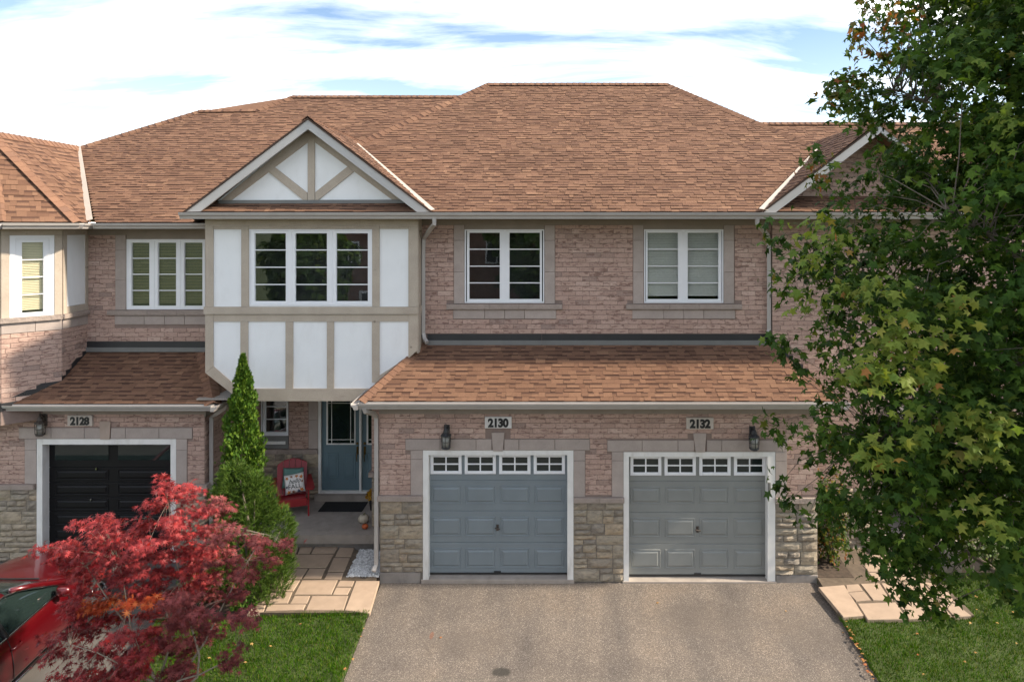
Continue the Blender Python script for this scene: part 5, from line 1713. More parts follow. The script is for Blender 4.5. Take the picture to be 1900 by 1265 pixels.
for i in range(5):
    xc = (i - 2) * .118
    top = .93 - (i - 2) ** 2 * .028
    pts = []
    y0, z0, y1 = .10, .26, .10 + (top - .26) * .42
    n = 5
    for k in range(n):
        s = xc - .055 + .11 * k / (n - 1)
        tz = .93 - 1.15 * s * s; pts.append((s, .10 + (tz - .26) * .42, tz))
    pts = [(xc - .055, y0, z0), (xc + .055, y0, z0)] + pts[::-1]
    mb = MB(); mb.prism(pts, (0, .018, .008)); cpart(mb, 'back_slat')
for k in range(6):
    y0 = -.39 + k * .092; z = .375 - k * .019
    mb = MB(); mb.box(-.28, .28, y0, y0 + .082, z - .02, z); cpart(mb, 'seat_slat')
mb = MB(); mb.bbox(-.30, .30, -.415, -.395, .22, .375, .006); cpart(mb, 'front_apron')
for sx in (-1, 1):
    mb = MB(); pts = [(sx * .29, -.44, .545), (sx * .43, -.47, .545), (sx * .455, -.38, .545), (sx * .42, -.05, .55), (sx * .37, .36, .56), (sx * .30, .36, .56), (sx * .29, -.1, .55)]
    mb.prism(pts, (0, 0, .022)); cpart(mb, 'arm')
    mb = MB(); mb.box(sx * .335 - .014, sx * .335 + .014, -.39, -.29, 0, .545); cpart(mb, 'leg')
    mb = MB(); mb.prism([(sx * .305 - .012, -.40, .34), (sx * .305 - .012, -.40, .22), (sx * .305 - .012, .48, .0), (sx * .305 - .012, .56, .0), (sx * .305 - .012, .52, .06)], (.024, 0, 0)); cpart(mb, 'leg')
mb = MB(); mb.box(-.33, .33, .27, .30, .50, .56); cpart(mb, 'back_rail')


def pillow(name, c, size, tilt, spin, mat, label):
    e = empty(name, CT((c[0], c[1], c[2] - size / 2)), label, 'pillow')
    n = 14
    rot = Matrix.Rotation(CA, 4, 'Z') @ Matrix.Rotation(tilt, 4, 'X') @ Matrix.Rotation(spin, 4, 'Y')
    base = Vector(CT(c))

    def surf(a, b, sgn):
        th = .075 * max(0, (1 - a * a) * (1 - b * b)) ** .42
        sq = 1 - .07 * (1 - max(abs(a), abs(b)) ** 2) if max(abs(a), abs(b)) > .9 else 1
        pin = 1 - .06 * (abs(a) ** 2 * (1 - abs(b))) if False else 1
        return base + rot @ Vector((a * size / 2 * (1 - .05 * (1 - b * b) * abs(a)), -sgn * th, b * size / 2 * (1 - .05 * (1 - a * a) * abs(b))))
    mb = MB()
    for sgn in (1, -1):
        g = [[surf(-1 + 2 * i / n, -1 + 2 * j / n, sgn) for i in range(n + 1)] for j in range(n + 1)]
        b0 = len(mb.v)
        for row in g: mb.v += [tuple(p) for p in row]
        for j in range(n):
            for i in range(n):
                q = b0 + j * (n + 1) + i
                mb.f.append((q, q + 1, q + n + 2, q + n + 1))
    me = mb.mesh('cover')
    bm = bmesh.new(); bm.from_mesh(me); bmesh.ops.remove_doubles(bm, verts=bm.verts, dist=.0005); bmesh.ops.recalc_face_normals(bm, faces=bm.faces); bm.to_mesh(me); bm.free()
    me.polygons.foreach_set('use_smooth', [True] * len(me.polygons))
    link('cover', me, MATS[mat], e)
    return e, surf, size


pillow('throw_pillow', (.02, .13, .62), .40, R(-22), R(4), 'pillow_teal', 'teal pillow leaning behind the printed white pillow')
pw, psurf, psz = pillow('throw_pillow', (.06, -.03, .555), .385, R(-20), R(-6), 'pillow_white', 'white pillow printed hello FALL with autumn leaves on the red chair')


def print_on(o, surf, size, lift=.003):
    for v in o.data.vertices:
        a, b = v.co.x / (size / 2), v.co.z / (size / 2)
        p = surf(a, b, 1); q = surf(a, b, 1.0)
        nrm = (surf(a, b, 1) - surf(a, b, -1)); nrm = nrm.normalized() if nrm.length > 1e-6 else Vector((0, -1, 0))
        v.co = p + nrm * lift


def ptext(body, size, x, z, shear=0, off=0, sx=1):
    o = text_obj(body, size, pw, 'text_dark', (x, 0, z), offset=off, sx=sx, shear=shear, name='lettering', extrude=0)
    print_on(o, psurf, psz)


ptext('hello', .125, .0, .005, .45, .0015, .95)
ptext('FALL', .125, .0, -.095, 0, .001, 1.0)
LEAF5 = [(0, 0), (.55, .02), (.30, .26), (.80, .62), (.26, .60), (0, 1.0), (-.26, .60), (-.80, .62), (-.30, .26), (-.55, .02)]
for (x, z, s, a, mt) in ((-.12, -.155, .07, .4, 'leaf_print_orange'), (-.03, -.16, .06, -.3, 'leaf_print_brown'), (.07, -.16, .06, .2, 'leaf_print_blue'), (.13, -.14, .07, -.6, 'leaf_print_orange'),
                         (-.14, .12, .06, 1.8, 'leaf_print_orange'), (-.05, .14, .05, 2.6, 'leaf_print_brown'), (.05, .135, .06, 3.0, 'leaf_print_orange'), (.14, .11, .07, 3.6, 'leaf_print_orange'), (.155, .02, .045, 4.2, 'leaf_print_brown'), (-.155, -.05, .045, 1.0, 'leaf_print_blue')):
    me = unit_mesh('leaf_print', [(x + s * (px * math.cos(a) - (py - .4) * math.sin(a)), 0, z + s * (px * math.sin(a) + (py - .4) * math.cos(a))) for px, py in LEAF5], [tuple(range(10))])
    o = link('leaf_print', me, MATS[mt], pw); print_on(o, psurf, psz)

mb = MB(); mb.bbox(-4.67, -3.78, 1.85, 2.33, PFZ, PFZ + .014, .004); mb.single('door_mat', MATS['mat_black'], 'black door mat on the porch in front of the entry door', 'mat')


def pumpkin(c, r, mat, label, sq=.85):
    e = empty('pumpkin', c, label, 'pumpkin')
    mb = MB(); n, m_ = 32, 12
    vs = []
    for j in range(m_ + 1):
        ph = math.pi * j / m_
        for i in range(n):
            a = 2 * math.pi * i / n
            rr = r * (1 - .07 * abs(math.cos(a * 4)) ** .5 * math.sin(ph))
            vs.append((c[0] + rr * math.sin(ph) * math.cos(a), c[1] + rr * math.sin(ph) * math.sin(a), c[2] + r * sq * (1 - math.cos(ph) * (1 - .18 * math.cos(ph) ** 8))))
    fs = [(j * n + i, j * n + (i + 1) % n, (j + 1) * n + (i + 1) % n, (j + 1) * n + i) for j in range(m_) for i in range(n)]
    mb.add(vs, fs); mb.build('flesh', MATS[mat], e, True)
    mb = MB(); mb.tube([(c[0], c[1], c[2] + r * sq * 1.75), (c[0] + r * .1, c[1], c[2] + r * sq * 2.05), (c[0] + r * .3, c[1], c[2] + r * sq * 2.25)], [r * .16, r * .11, r * .13], 7); mb.build('stem', MATS['stem'], e)


pumpkin((-3.60, 1.32, PFZ), .105, 'pumpkin_white', 'white pumpkin on the porch floor by the pier')
pumpkin((-3.50, 1.06, PFZ), .062, 'pumpkin_orange', 'small orange pumpkin beside the white one on the porch')


# ------------------------------------------------------------------ foliage helpers
T_MAPLE = (np.array([(0, 0, 0), (.55, .02, -.14), (.30, .26, -.03), (.80, .62, -.24), (.26, .60, -.02), (0, 1.0, -.12), (-.26, .60, -.02), (-.80, .62, -.24), (-.30, .26, -.03), (-.55, .02, -.14)]) - np.array([0, .4, -.1]),
           np.array([(0, 1, 2, 3, 4, 5), (0, 5, 6, 7, 8, 9)]))
T_PALM = (np.array([(0, 0, 0), (.42, -.22, -.1), (.15, .10, 0), (.80, .20, -.2), (.17, .27, 0), (.62, .72, -.18), (.10, .42, 0), (0, 1.0, -.15),
                    (-.10, .42, 0), (-.62, .72, -.18), (-.17, .27, 0), (-.80, .20, -.2), (-.15, .10, 0), (-.42, -.22, -.1)]) - np.array([0, .3, -.06]),
          np.array([(0, 1, 2, 3, 4, 5, 6, 7), (0, 7, 8, 9, 10, 11, 12, 13)]))
T_OVAL = (np.array([(0, 0, 0), (.26, .3, -.06), (.22, .7, -.05), (0, 1, -.08), (-.22, .7, -.05), (-.26, .3, -.06)]) - np.array([0, .5, 0]), np.array([(0, 1, 2, 3), (0, 3, 4, 5)]))
T_SPRAY = (np.array([(0, 0, 0), (.20, .35, -.03), (.30, .75, .04), (.08, .65, 0), (0, 1.0, .02), (-.08, .65, 0), (-.30, .75, .04), (-.20, .35, -.03)]) - np.array([0, .4, 0]), np.array([(0, 1, 2, 3, 4), (0, 4, 5, 6, 7)]))


def unitv(a):
    return a / np.maximum(np.linalg.norm(a, axis=1, keepdims=True), 1e-6)


def leaf_frames(C, nrm, tip, size):
    n = unitv(nrm)
    t = tip - n * np.sum(tip * n, axis=1, keepdims=True)
    t = unitv(t)
    s = np.cross(t, n)
    A = np.zeros((len(C), 4, 4))
    A[:, :3, 0] = s * size[:, None]; A[:, :3, 1] = t * size[:, None]; A[:, :3, 2] = n * size[:, None]; A[:, :3, 3] = C; A[:, 3, 3] = 1
    return A


def leaves(parent, name, field, T, A, mat, n_single=0):
    V0 = np.c_[T[0], np.ones(len(T[0]))]
    idx = np.arange(len(A))
    if n_single:
        p = A[:, :3, 3]
        d = np.linalg.norm(p - np.array(camo.location), axis=1)
        sx = VX + p[:, 0] * FPX / (p[:, 1] + CD); sy = VY - (p[:, 2] - CH) * FPX / (p[:, 1] + CD)
        out = (sx < 5) | (sx > 1895) | (sy < 5) | (sy > 1260)
        order = np.argsort(d + out * 100)
        pick = order[:n_single]; idx = order[n_single:]
        me = unit_mesh(name, [tuple(v) for v in T[0]], [tuple(int(i) for i in f) for f in T[1]]); me.materials.append(mat)
        for i in pick:
            o = bpy.data.objects.new(name, me); COL.objects.link(o); o.parent = parent
            o.matrix_basis = Matrix([list(r) for r in A[i]])
    B = A[idx]
    V = np.einsum('nij,kj->nki', B, V0)[:, :, :3].reshape(-1, 3)
    F = (T[1][None] + (np.arange(len(B)) * len(V0))[:, None, None]).reshape(-1, T[1].shape[1])
    return link(field, fast_mesh(field, V, F), mat, parent, 'stuff')


GREEN = [(0.0, (0.017, 0.044, 0.006)), (0.35, (0.032, 0.074, 0.009)), (0.65, (0.052, 0.102, 0.013)), (0.88, (0.078, 0.138, 0.017)), (0.99, (0.12, 0.165, 0.025)), (1.0, (0.16, 0.13, 0.03))]
m_leaf('maple_leaf', GREEN, .32, clump_=(.6, 1.4))
m_leaf('maple_leaf_bright', [(0, (0.10, 0.16, 0.025)), (.6, (0.16, 0.21, 0.035)), (.96, (0.22, 0.24, 0.045)), (1, (0.36, 0.14, 0.05))], .38)
m_leaf('maple_leaf_autumn', [(0, (0.10, 0.12, 0.03)), (.5, (0.17, 0.11, 0.035)), (1, (0.26, 0.085, 0.035))], .4)
m_leaf('red_leaf', [(0, (0.11, 0.009, 0.012)), (.35, (0.20, 0.018, 0.021)), (.7, (0.30, 0.032, 0.034)), (.93, (0.36, 0.058, 0.058)), (1, (0.38, 0.015, 0.012))], .28, .5, .3)
m_leaf('red_leaf_dark', [(0, (0.09, 0.018, 0.02)), (.5, (0.18, 0.036, 0.038)), (1, (0.27, 0.065, 0.062))], .28, .5, .3)
m_leaf('orange_leaf', [(0, (0.26, 0.03, 0.012)), (.6, (0.45, 0.075, 0.02)), (1, (0.52, 0.17, 0.06))], .35)
m_leaf('cedar_spray', [(0, (0.022, 0.06, 0.005)), (.5, (0.052, 0.115, 0.010)), (1, (0.12, 0.19, 0.02))], .2, .6)
m_leaf('pine_needle', [(0, (0.03, 0.068, 0.010)), (.5, (0.066, 0.125, 0.018)), (1, (0.125, 0.185, 0.032))], .2, .55)
m_leaf('shrub_leaf', [(0, (0.03, 0.06, 0.014)), (.6, (0.06, 0.10, 0.02)), (.85, (0.22, 0.2, 0.03)), (1, (0.25, 0.05, 0.03))], .3)
m_leaf('pale_leaf', [(0, (0.10, 0.16, 0.06)), (.7, (0.18, 0.22, 0.10)), (1, (0.55, 0.55, 0.42))], .3)
m_leaf('grass_blade', [(0, (0.018, 0.062, 0.002)), (.45, (0.038, 0.105, 0.003)), (.85, (0.07, 0.145, 0.006)), (1, (0.18, 0.17, 0.04))], .25, .7, .08)
m_leaf('mum_flower', [(0, (0.30, 0.14, 0.01)), (1, (0.5, 0.28, 0.02))], .2)
m_leaf('dry_leaf', [(0, (0.32, 0.16, 0.05)), (.5, (0.42, 0.28, 0.10)), (1, (0.36, 0.08, 0.04))], .2)


def in_poly(poly, x, y):
    r = np.zeros(len(x), bool); n = len(poly)
    for i in range(n):
        x0, y0 = poly[i]; x1, y1 = poly[(i + 1) % n]
        c = ((y0 > y) != (y1 > y)) & (x < (x1 - x0) * (y - y0) / ((y1 - y0) + 1e-12) + x0)
        r ^= c
    return r


# ------------------------------------------------------------------ big green maple at the right
TX, TY = 5.35, -5.2
TZ = rlawn_z(TX, TY)
MAPLE = empty('maple_tree', (TX, TY, TZ), 'large leafy green maple at the right edge, in front of the gabled house', 'tree')
zD = CD + TY
outl = [(-90, 1720), (-60, 1640), (0, 1612), (60, 1600), (110, 1602), (150, 1570), (175, 1545), (200, 1560), (225, 1620), (262, 1672), (300, 1640), (345, 1580), (395, 1525), (445, 1480), (500, 1490), (560, 1460),
        (620, 1468), (680, 1515), (730, 1520), (790, 1505), (860, 1495), (930, 1505), (985, 1545), (1030, 1600), (1070, 1650), (1110, 1665), (1150, 1710), (1172, 1760)]
oz = np.array([CH - (y - VY) * zD / FPX for y, x in outl])[::-1]
ox = np.array([(x - VX) * zD / FPX for y, x in outl])[::-1]


def maple_clusters(n):
    C = []
    while len(C) < n:
        z = RNG.uniform(oz[0], oz[-1])
        xl = np.interp(z, oz, ox)
        a = TX - xl
        th = RNG.uniform(0, 2 * math.pi)
        r = RNG.uniform(.12, 1.0) ** .5
        b = min(a * .75, 1.6)
        x = TX - a * r * math.cos(th) if math.cos(th) > 0 else TX - min(a, 2.0) * r * math.cos(th)
        x += .09
        y = TY + b * r * math.sin(th)
        if z < 2.7 and RNG.random() < .3: continue
        if x > TX + .2 and z < 3.2 + (x - TX) * 1.0: continue
        # thin the airy upper left
        sx = VX + x * FPX / (y + CD)
        if z > 6.9 and sx < 1760 and RNG.random() < .45: continue
        sy = VY - (z - CH) * FPX / (y + CD)
        if sy > np.interp(sx, [1450, 1520, 1600, 1650, 1720, 1765, 1800, 1860, 1880, 1930, 2100], [940, 985, 1045, 1095, 1140, 1115, 1010, 1020, 1095, 1105, 1000]): continue
        C.append((x, y, z))
    return np.array(C)


def clump(C, per, rad, flat=.75):
    k = len(C)
    P = np.repeat(C, per, axis=0) + RNG.normal(0, 1, (k * per, 3)) * np.array([rad, rad, rad * flat])
    return P


MC = maple_clusters(1000)
twig_tips = [(1540, 178, -.1), (1565, 150, 0), (1520, 300, -.2), (1515, 340, .1), (1432, 435, .0), (1445, 452, 0), (1442, 520, .1), (1462, 545, 0), (1438, 640, .2), (1460, 660, .1), (1480, 690, .1), (1432, 790, 0), (1452, 812, .1), (1445, 900, 0), (1458, 930, .1), (1590, 60, .2), (1612, 12, .1),
             (1560, 200, .1), (1600, 215, 0), (1630, 300, .2), (1660, 60, -.2), (1640, 120, 0), (1720, 1120, -.1), (1740, 1150, 0), (1690, 1110, .1), (1655, 1085, 0), (1880, 1110, -.4), (1860, 1080, -.3), (1620, 1010, 0), (1600, 960, .2), (1500, 960, .1)]
tips = np.array([((x - VX) * (zD + dy) / FPX, TY + dy, CH - (y - VY) * (zD + dy) / FPX) for x, y, dy in twig_tips])
allC = np.vstack([MC, np.repeat(tips, 1, axis=0)])
P = clump(MC, 56, .135)
P2 = clump(tips, 22, .075, 1.0)
P = np.vstack([P, P2])
outw = unitv((P - np.array([TX, TY, 0])) * np.array([1, 1, 0]))
k = len(P)
nrm = outw * .55 + np.array([0, 0, .55]) + RNG.normal(0, .55, (k, 3))
tip = outw * .5 + np.array([0, 0, -.75]) + RNG.normal(0, .45, (k, 3))
size = RNG.uniform(.045, .10, k)
A = leaf_frames(P, nrm, tip, size)
crown = bpy.data.objects.new('crown', None)
# crown twigs as the crown mesh
trunk_path = [(TX, TY, TZ - .05), (TX + .02, TY, TZ + .6), (TX - .03, TY + .03, TZ + 1.8), (TX + .05, TY, TZ + 3.4), (TX, TY + .05, TZ + 5.5), (TX + .04, TY, TZ + 8), (TX, TY, TZ + 9.0)]
mb = MB(); mb.tube(trunk_path, [.20, .16, .14, .12, .09, .05, .012], 12)
limbs = []
for i in range(22):
    z = TZ + 2.2 + 6.3 * (i / 22) ** .95
    th = i * 2.4 + random.uniform(-.3, .3)
    L = np.interp(z + .9, oz, TX - ox) * .72
    L = min(L, 2.3)
    d = Vector((math.cos(th), math.sin(th) * .8, 0))
    p0 = Vector((TX, TY, z)); pts = [p0 + d * (L * f) + Vector((0, 0, L * .55 * f ** .8)) + Vector((random.uniform(-.05, .05), random.uniform(-.05, .05), 0)) * f for f in (0, .25, .5, .75, 1)]
    r0 = .07 * (1 - i / 30)
    mb.tube(pts, [r0, r0 * .75, r0 * .5, r0 * .3, .008], 7)
    for a_, b_ in zip(pts[:-1], pts[1:]):
        limbs += [(a_.lerp(b_, f), 0) for f in (.1, .35, .6, .85, 1.0)]
mb.build('trunk', MATS['bark'], MAPLE, True)
lp = np.array([tuple(q) for q, r in limbs])
mb = MB()
for c in allC:
    d = np.linalg.norm(lp - c, axis=1) + np.maximum(0, lp[:, 2] - c[2]) * .6 + RNG.uniform(0, .45, len(lp))
    q = Vector(lp[int(np.argmin(d))]); c = Vector(c); L_ = (c - q).length
    j1 = Vector(RNG.normal(0, .07 * L_, 3)); j2 = Vector(RNG.normal(0, .05 * L_, 3))
    mb.tube([q, q.lerp(c, .35) + Vector((0, 0, .10 * L_)) + j1, q.lerp(c, .7) + Vector((0, 0, .08 * L_)) + j2, c], [.007, .005, .0035, .0015], 4, False)
crown = mb.build('crown', MATS['bark'], MAPLE, kind='stuff')
brightC = np.array([((x - VX) * (zD + dy) / FPX, TY + dy, CH - (y - VY) * (zD + dy) / FPX) for x, y, dy in
                    [(1640, 545, -1.1), (1655, 590, -1.15), (1670, 630, -1.2), (1690, 660, -1.2), (1650, 640, -1.1), (1720, 690, -1.2), (1620, 700, -1.3), (1660, 710, -1.4), (1600, 690, -1.2), (1835, 790, -1.3), (1840, 820, -1.3), (1820, 770, -1.25), (1800, 850, -1.25), (1700, 800, -1.1), (1740, 620, -1.2), (1830, 960, -1.3), (1500, 480, -.4), (1520, 430, -.4), (1490, 560, -.4), (1545, 460, -.6), (1880, 230, -1.25), (1790, 560, -1.25), (1580, 545, -.8), (1610, 830, -1.0), (1650, 850, -1.2)]])
PB = clump(brightC, 26, .10)
ob = unitv((PB - np.array([TX, TY, 0])) * np.array([1, 1, 0])); k = len(PB)
AB = leaf_frames(PB, ob * .6 + np.array([0, 0, .6]) + RNG.normal(0, .45, (k, 3)), ob * .5 + np.array([0, 0, -.8]) + RNG.normal(0, .4, (k, 3)), RNG.uniform(.055, .095, k))
autC = np.array([((x - VX) * zD / FPX, TY, CH - (y - VY) * zD / FPX) for x, y in [(1612, 8), (1625, 60), (1655, 20), (1665, 70), (1545, 175), (1575, 150), (1590, 65), (1515, 330), (1520, 305), (1640, 100), (1690, 30), (1600, 100)]])
PA = clump(autC, 16, .07, 1.0); oa = unitv((PA - np.array([TX, TY, 0])) * np.array([1, 1, 0])); k = len(PA)
AA = leaf_frames(PA, oa * .4 + np.array([0, 0, .5]) + RNG.normal(0, .6, (k, 3)), oa * .5 + np.array([0, 0, -.6]) + RNG.normal(0, .5, (k, 3)), RNG.uniform(.04, .075, k))
leaves(crown, 'leaf', 'leaf_mass', T_MAPLE, A, MATS['maple_leaf'], 240)
leaves(crown, 'leaf', 'bright_leaf_mass', T_MAPLE, AB, MATS['maple_leaf_bright'], 60)
leaves(crown, 'leaf', 'autumn_leaf_mass', T_MAPLE, AA, MATS['maple_leaf_autumn'], 0)

# ------------------------------------------------------------------ Japanese maple, lower left
JX, JY = -5.05, -3.1
JZ = llawn_z(JX, JY)
JM = empty('japanese_maple', (JX, JY, JZ), 'small crimson Japanese maple on the lawn beside the red car', 'tree')
jpoly = [(95, 1015), (150, 1003), (175, 965), (215, 955), (245, 925), (275, 930), (298, 893), (325, 885), (345, 915), (400, 915), (415, 945), (445, 990), (495, 975), (506, 1010), (485, 1060), (440, 1090), (440, 1140), (405, 1180), (380, 1225), (345, 1300), (200, 1330), (140, 1275), (95, 1195), (140, 1165), (118, 1125), (140, 1080), (112, 1050)]
JD = CD + JY
cl = []
tries = 0
sprays = []
while len(sprays) < 76:
    x, y = RNG.uniform(85, 510), RNG.uniform(885, 1325)
    tries += 1
    if not in_poly(jpoly, np.array([x]), np.array([y]))[0]: continue
    if math.hypot((x - 238) / 34, (y - 1168) / 24) < 1 or math.hypot((x - 205) / 26, (y - 1232) / 22) < 1: continue
    if y > 1190 and x > 260 and RNG.random() < .7: continue
    if tries < 4000 and any(math.hypot((x - a) / 34, (y - b) / 22) < 1 for a, b, c in sprays): continue
    edge = min(1, abs(x - 80) / 120, abs(515 - x) / 120, (y - 860) / 110)
    sprays.append((x, y, RNG.uniform(-.7, .7) * max(.2, edge)))
for (x, y, dy) in sprays:
    for q in range(5):
        sx_, sdy = RNG.normal(0, 17), RNG.normal(0, .13)
        cl.append((x + sx_, y + abs(sx_) * .22 + RNG.normal(0, 4) - sdy * 18, dy + sdy))
cl += [(330, 1235, -.1), (420, 1225, -.2), (440, 1205, -.2), (425, 1236, -.25), (405, 928, .0), (100, 1198, 0), (150, 1190, -.1)]
JC = np.array([((x - VX) * (JD + dy) / FPX, JY + dy, CH - (y - VY) * (JD + dy) / FPX) for x, y, dy in cl])
pxl = np.array(cl)
isor = ((np.hypot((pxl[:, 0] - 210) / 55, (pxl[:, 1] - 1125) / 18) < 1) | (np.hypot((pxl[:, 0] - 285) / 28, (pxl[:, 1] - 1140) / 26) < 1)) & (pxl[:, 2] < .35)
isdk = (~isor) & ((pxl[:, 0] > 390) | ((pxl[:, 1] > 1100) & (pxl[:, 0] > 300)))
# stems
mb = MB()
mb.tube([(JX, JY, JZ - .03), (JX + .02, JY, JZ + .25)], [.05, .042], 8)
jst = []
for (pxs, dys) in (([(290, 1262), (255, 1215), (243, 1165), (238, 1130), (228, 1075), (220, 1040)], -.15), ([(366, 1255), (370, 1215), (352, 1150), (335, 1080), (322, 1010), (312, 930)], .1), ([(295, 1265), (320, 1180), (300, 1100), (282, 1020), (275, 960)], .25), ([(285, 1265), (230, 1235), (180, 1210), (130, 1195)], -.3), ([(330, 1265), (380, 1190), (420, 1110), (460, 1040), (490, 990)], .2), ([(290, 1262), (250, 1180), (200, 1110), (160, 1050), (120, 1020)], .15), ([(330, 1262), (372, 1250), (415, 1228), (440, 1206)], -.2)):
    pts = [(JX + .02, JY, JZ + .22)] + [((x - VX) * (JD + dys * f) / FPX, JY + dys * f, CH - (y - VY) * (JD + dys * f) / FPX) for (x, y), f in zip(pxs, np.linspace(.3, 1, len(pxs)))]
    mb.tube(pts, list(np.linspace(.018, .004, len(pts))), 6)
    jst += pts[1:]
mb.build('trunk', MATS['bark_pale'], JM, True)
jst = np.array(jst)
mb = MB()
for c in JC:
    q = Vector(jst[int(np.argmin(np.linalg.norm(jst - c, axis=1)))]); c = Vector(c)
    mb.tube([q, (q + c) / 2 + Vector((0, 0, .03)), c], [.0022, .0018, .001], 4, False)
jcr = mb.build('crown', MATS['bark_pale'], JM, kind='stuff')
for msk, mt, fn, per, ns in ((~isor & ~isdk, 'red_leaf', 'leaf_mass', 26, 220), (isor, 'orange_leaf', 'orange_leaf_mass', 26, 30), (isdk, 'red_leaf_dark', 'dark_leaf_mass', 27, 50)):
    P = clump(JC[msk], per, .075, .35)
    k = len(P)
    o_ = unitv((P - np.array([JX, JY, 0])) * np.array([1, 1, 0]))
    A = leaf_frames(P, o_ * .25 + np.array([0, -.25, .8]) + RNG.normal(0, .38, (k, 3)), o_ * .6 + np.array([0, -.1, -.6]) + RNG.normal(0, .5, (k, 3)), RNG.uniform(.05, .085, k))
    leaves(jcr, 'leaf', fn, T_PALM, A, MATS[mt], ns)

# ------------------------------------------------------------------ columnar cedar and pine
CX, CY = PX(449, .05), .05
CEDAR = empty('columnar_cedar', (CX, CY, .06), 'tall narrow bright green cedar in front of the white bay', 'tree')
mb = MB(); mb.tube([(CX, CY, 0), (CX, CY, 1.5), (CX + .02, CY, 3.7)], [.07, .05, .01], 8); mb.build('trunk', MATS['bark'], CEDAR, True)
ztop = PZ(658, CY)
hs = RNG.uniform(0, 1, 11500) ** .85
rp = np.interp(hs, [0, .12, .4, .6, .8, .92, 1], [.26, .34, .34, .28, .18, .09, .015])
th = RNG.uniform(0, 2 * math.pi, len(hs))
lump = 1 + .20 * np.sin(th * 3 + hs * 23) + .17 * np.sin(th * 5 - hs * 41) + .13 * np.sin(th * 9 + hs * 70) + RNG.normal(0, .05, len(hs))
rr_ = rp * lump * (RNG.uniform(.45, 1.04, len(hs)) ** .5)
zc_ = .12 + (ztop - .12) * hs
P = np.c_[CX + .02 * hs + rr_ * np.cos(th), CY + rr_ * np.sin(th), zc_]
o_ = np.c_[np.cos(th), np.sin(th), np.zeros(len(th))]; k = len(P)
tang = np.c_[-np.sin(th), np.cos(th), np.zeros(k)]
A = leaf_frames(P, o_ * .5 + tang * RNG.normal(0, .8, (k, 1)) + RNG.normal(0, .3, (k, 3)), o_ * .35 + np.array([0, 0, 1.0]) + RNG.normal(0, .25, (k, 3)), RNG.uniform(.05, .10, k))
leaves(CEDAR, 'spray', 'crown', T_SPRAY, A, MATS['cedar_spray'])

PNX, PNY = PX(468, -.55), -.55
PINE = empty('pine_shrub', (PNX, PNY, .0), 'bushy green pine shrub beside the front walk, below the cedar', 'shrub')
blobs = [(468, 1010, 78, 95, 0), (432, 905, 36, 48, .1), (505, 1055, 48, 55, -.1), (470, 930, 45, 55, .05), (400, 935, 26, 34, .2), (520, 985, 32, 50, 0), (430, 1030, 55, 80, 0)]
PP = []
while len(PP) < 2800:
    bx_, by_, rx_, ry_, dy_ = blobs[RNG.choice(len(blobs), p=np.array([.34, .12, .14, .13, .06, .09, .12]))]
    v = RNG.normal(0, 1, 3); v /= np.linalg.norm(v); v *= RNG.uniform(.45, 1.02) ** .5
    Y_ = PNY + dy_ + v[1] * rx_ * .009
    PP.append(((bx_ + v[0] * rx_ - VX) * (CD + PNY) / FPX, Y_, CH - (by_ + v[2] * ry_ - VY) * (CD + PNY) / FPX, v[0], v[1], v[2]))
PP = np.array(PP)
PP = PP[PP[:, 2] > .03]
dirs = unitv(PP[:, 3:] * np.array([.8, .8, .5]) + np.array([0, 0, .75]))
nn = 16
k = len(PP) * nn
base = np.repeat(PP[:, :3], nn, axis=0) - np.repeat(dirs, nn, axis=0) * RNG.uniform(0, .09, (k, 1))
nd = unitv(np.repeat(dirs, nn, axis=0) + RNG.normal(0, .45, (k, 3)))
wv_ = unitv(np.cross(nd, RNG.normal(0, 1, (k, 3)))) * .0048
L_ = RNG.uniform(.06, .10, (k, 1))
V = np.stack([base - wv_, base + wv_, base + nd * L_], axis=1).reshape(-1, 3)
F = np.arange(k * 3).reshape(-1, 3)
mb = MB()
mb.tube([(PNX, PNY, -.02), (PNX, PNY, .9), (PNX - .2, PNY, 2.0)], [.05, .04, .01], 7)
for (bx_, by_, rx_, ry_, dy_) in blobs:
    mb.tube([(PNX, PNY, .2), ((bx_ - VX) * (CD + PNY) / FPX, PNY + dy_, CH - (by_ - VY) * (CD + PNY) / FPX)], [.025, .008], 5)
mb.build('stem', MATS['bark'], PINE, True)
link('crown', fast_mesh('crown', V, F), MATS['pine_needle'], PINE, 'stuff')


# ------------------------------------------------------------------ small shrubs, pot of mums
def shrub(name, c, rad, n, mat, label, size=(.03, .055), stems=9):
    e = empty(name, c, label, 'shrub')
    mb = MB()
    for i in range(stems):
        a = i * 2.4; q = Vector((math.cos(a) * rad[0] * .7, math.sin(a) * rad[1] * .7, rad[2] * random.uniform(1.2, 1.9)))
        mb.tube([Vector(c), Vector(c) + q * .5 + Vector((0, 0, .1)), Vector(c) + q], [.012, .008, .003], 5)
    mb.build('stem', MATS['bark'], e)
    v = RNG.normal(0, 1, (n, 3)); v = unitv(v) * (RNG.uniform(.2, 1, (n, 1)) ** .5)
    v *= 1 + .25 * np.sin(v[:, :1] * 9 + v[:, 2:] * 7)
    P = np.array(c) + v * np.array(rad) + np.array([0, 0, rad[2]])
    P[:, 2] = np.maximum(P[:, 2], c[2] + .03)
    A = leaf_frames(P, v * .6 + np.array([0, 0, .6]) + RNG.normal(0, .5, (n, 3)), v * .6 + np.array([0, 0, -.3]) + RNG.normal(0, .5, (n, 3)), RNG.uniform(*size, n) * 1.6)
    leaves(e, 'leaf', 'foliage', T_OVAL, A, MATS[mat])
    return e


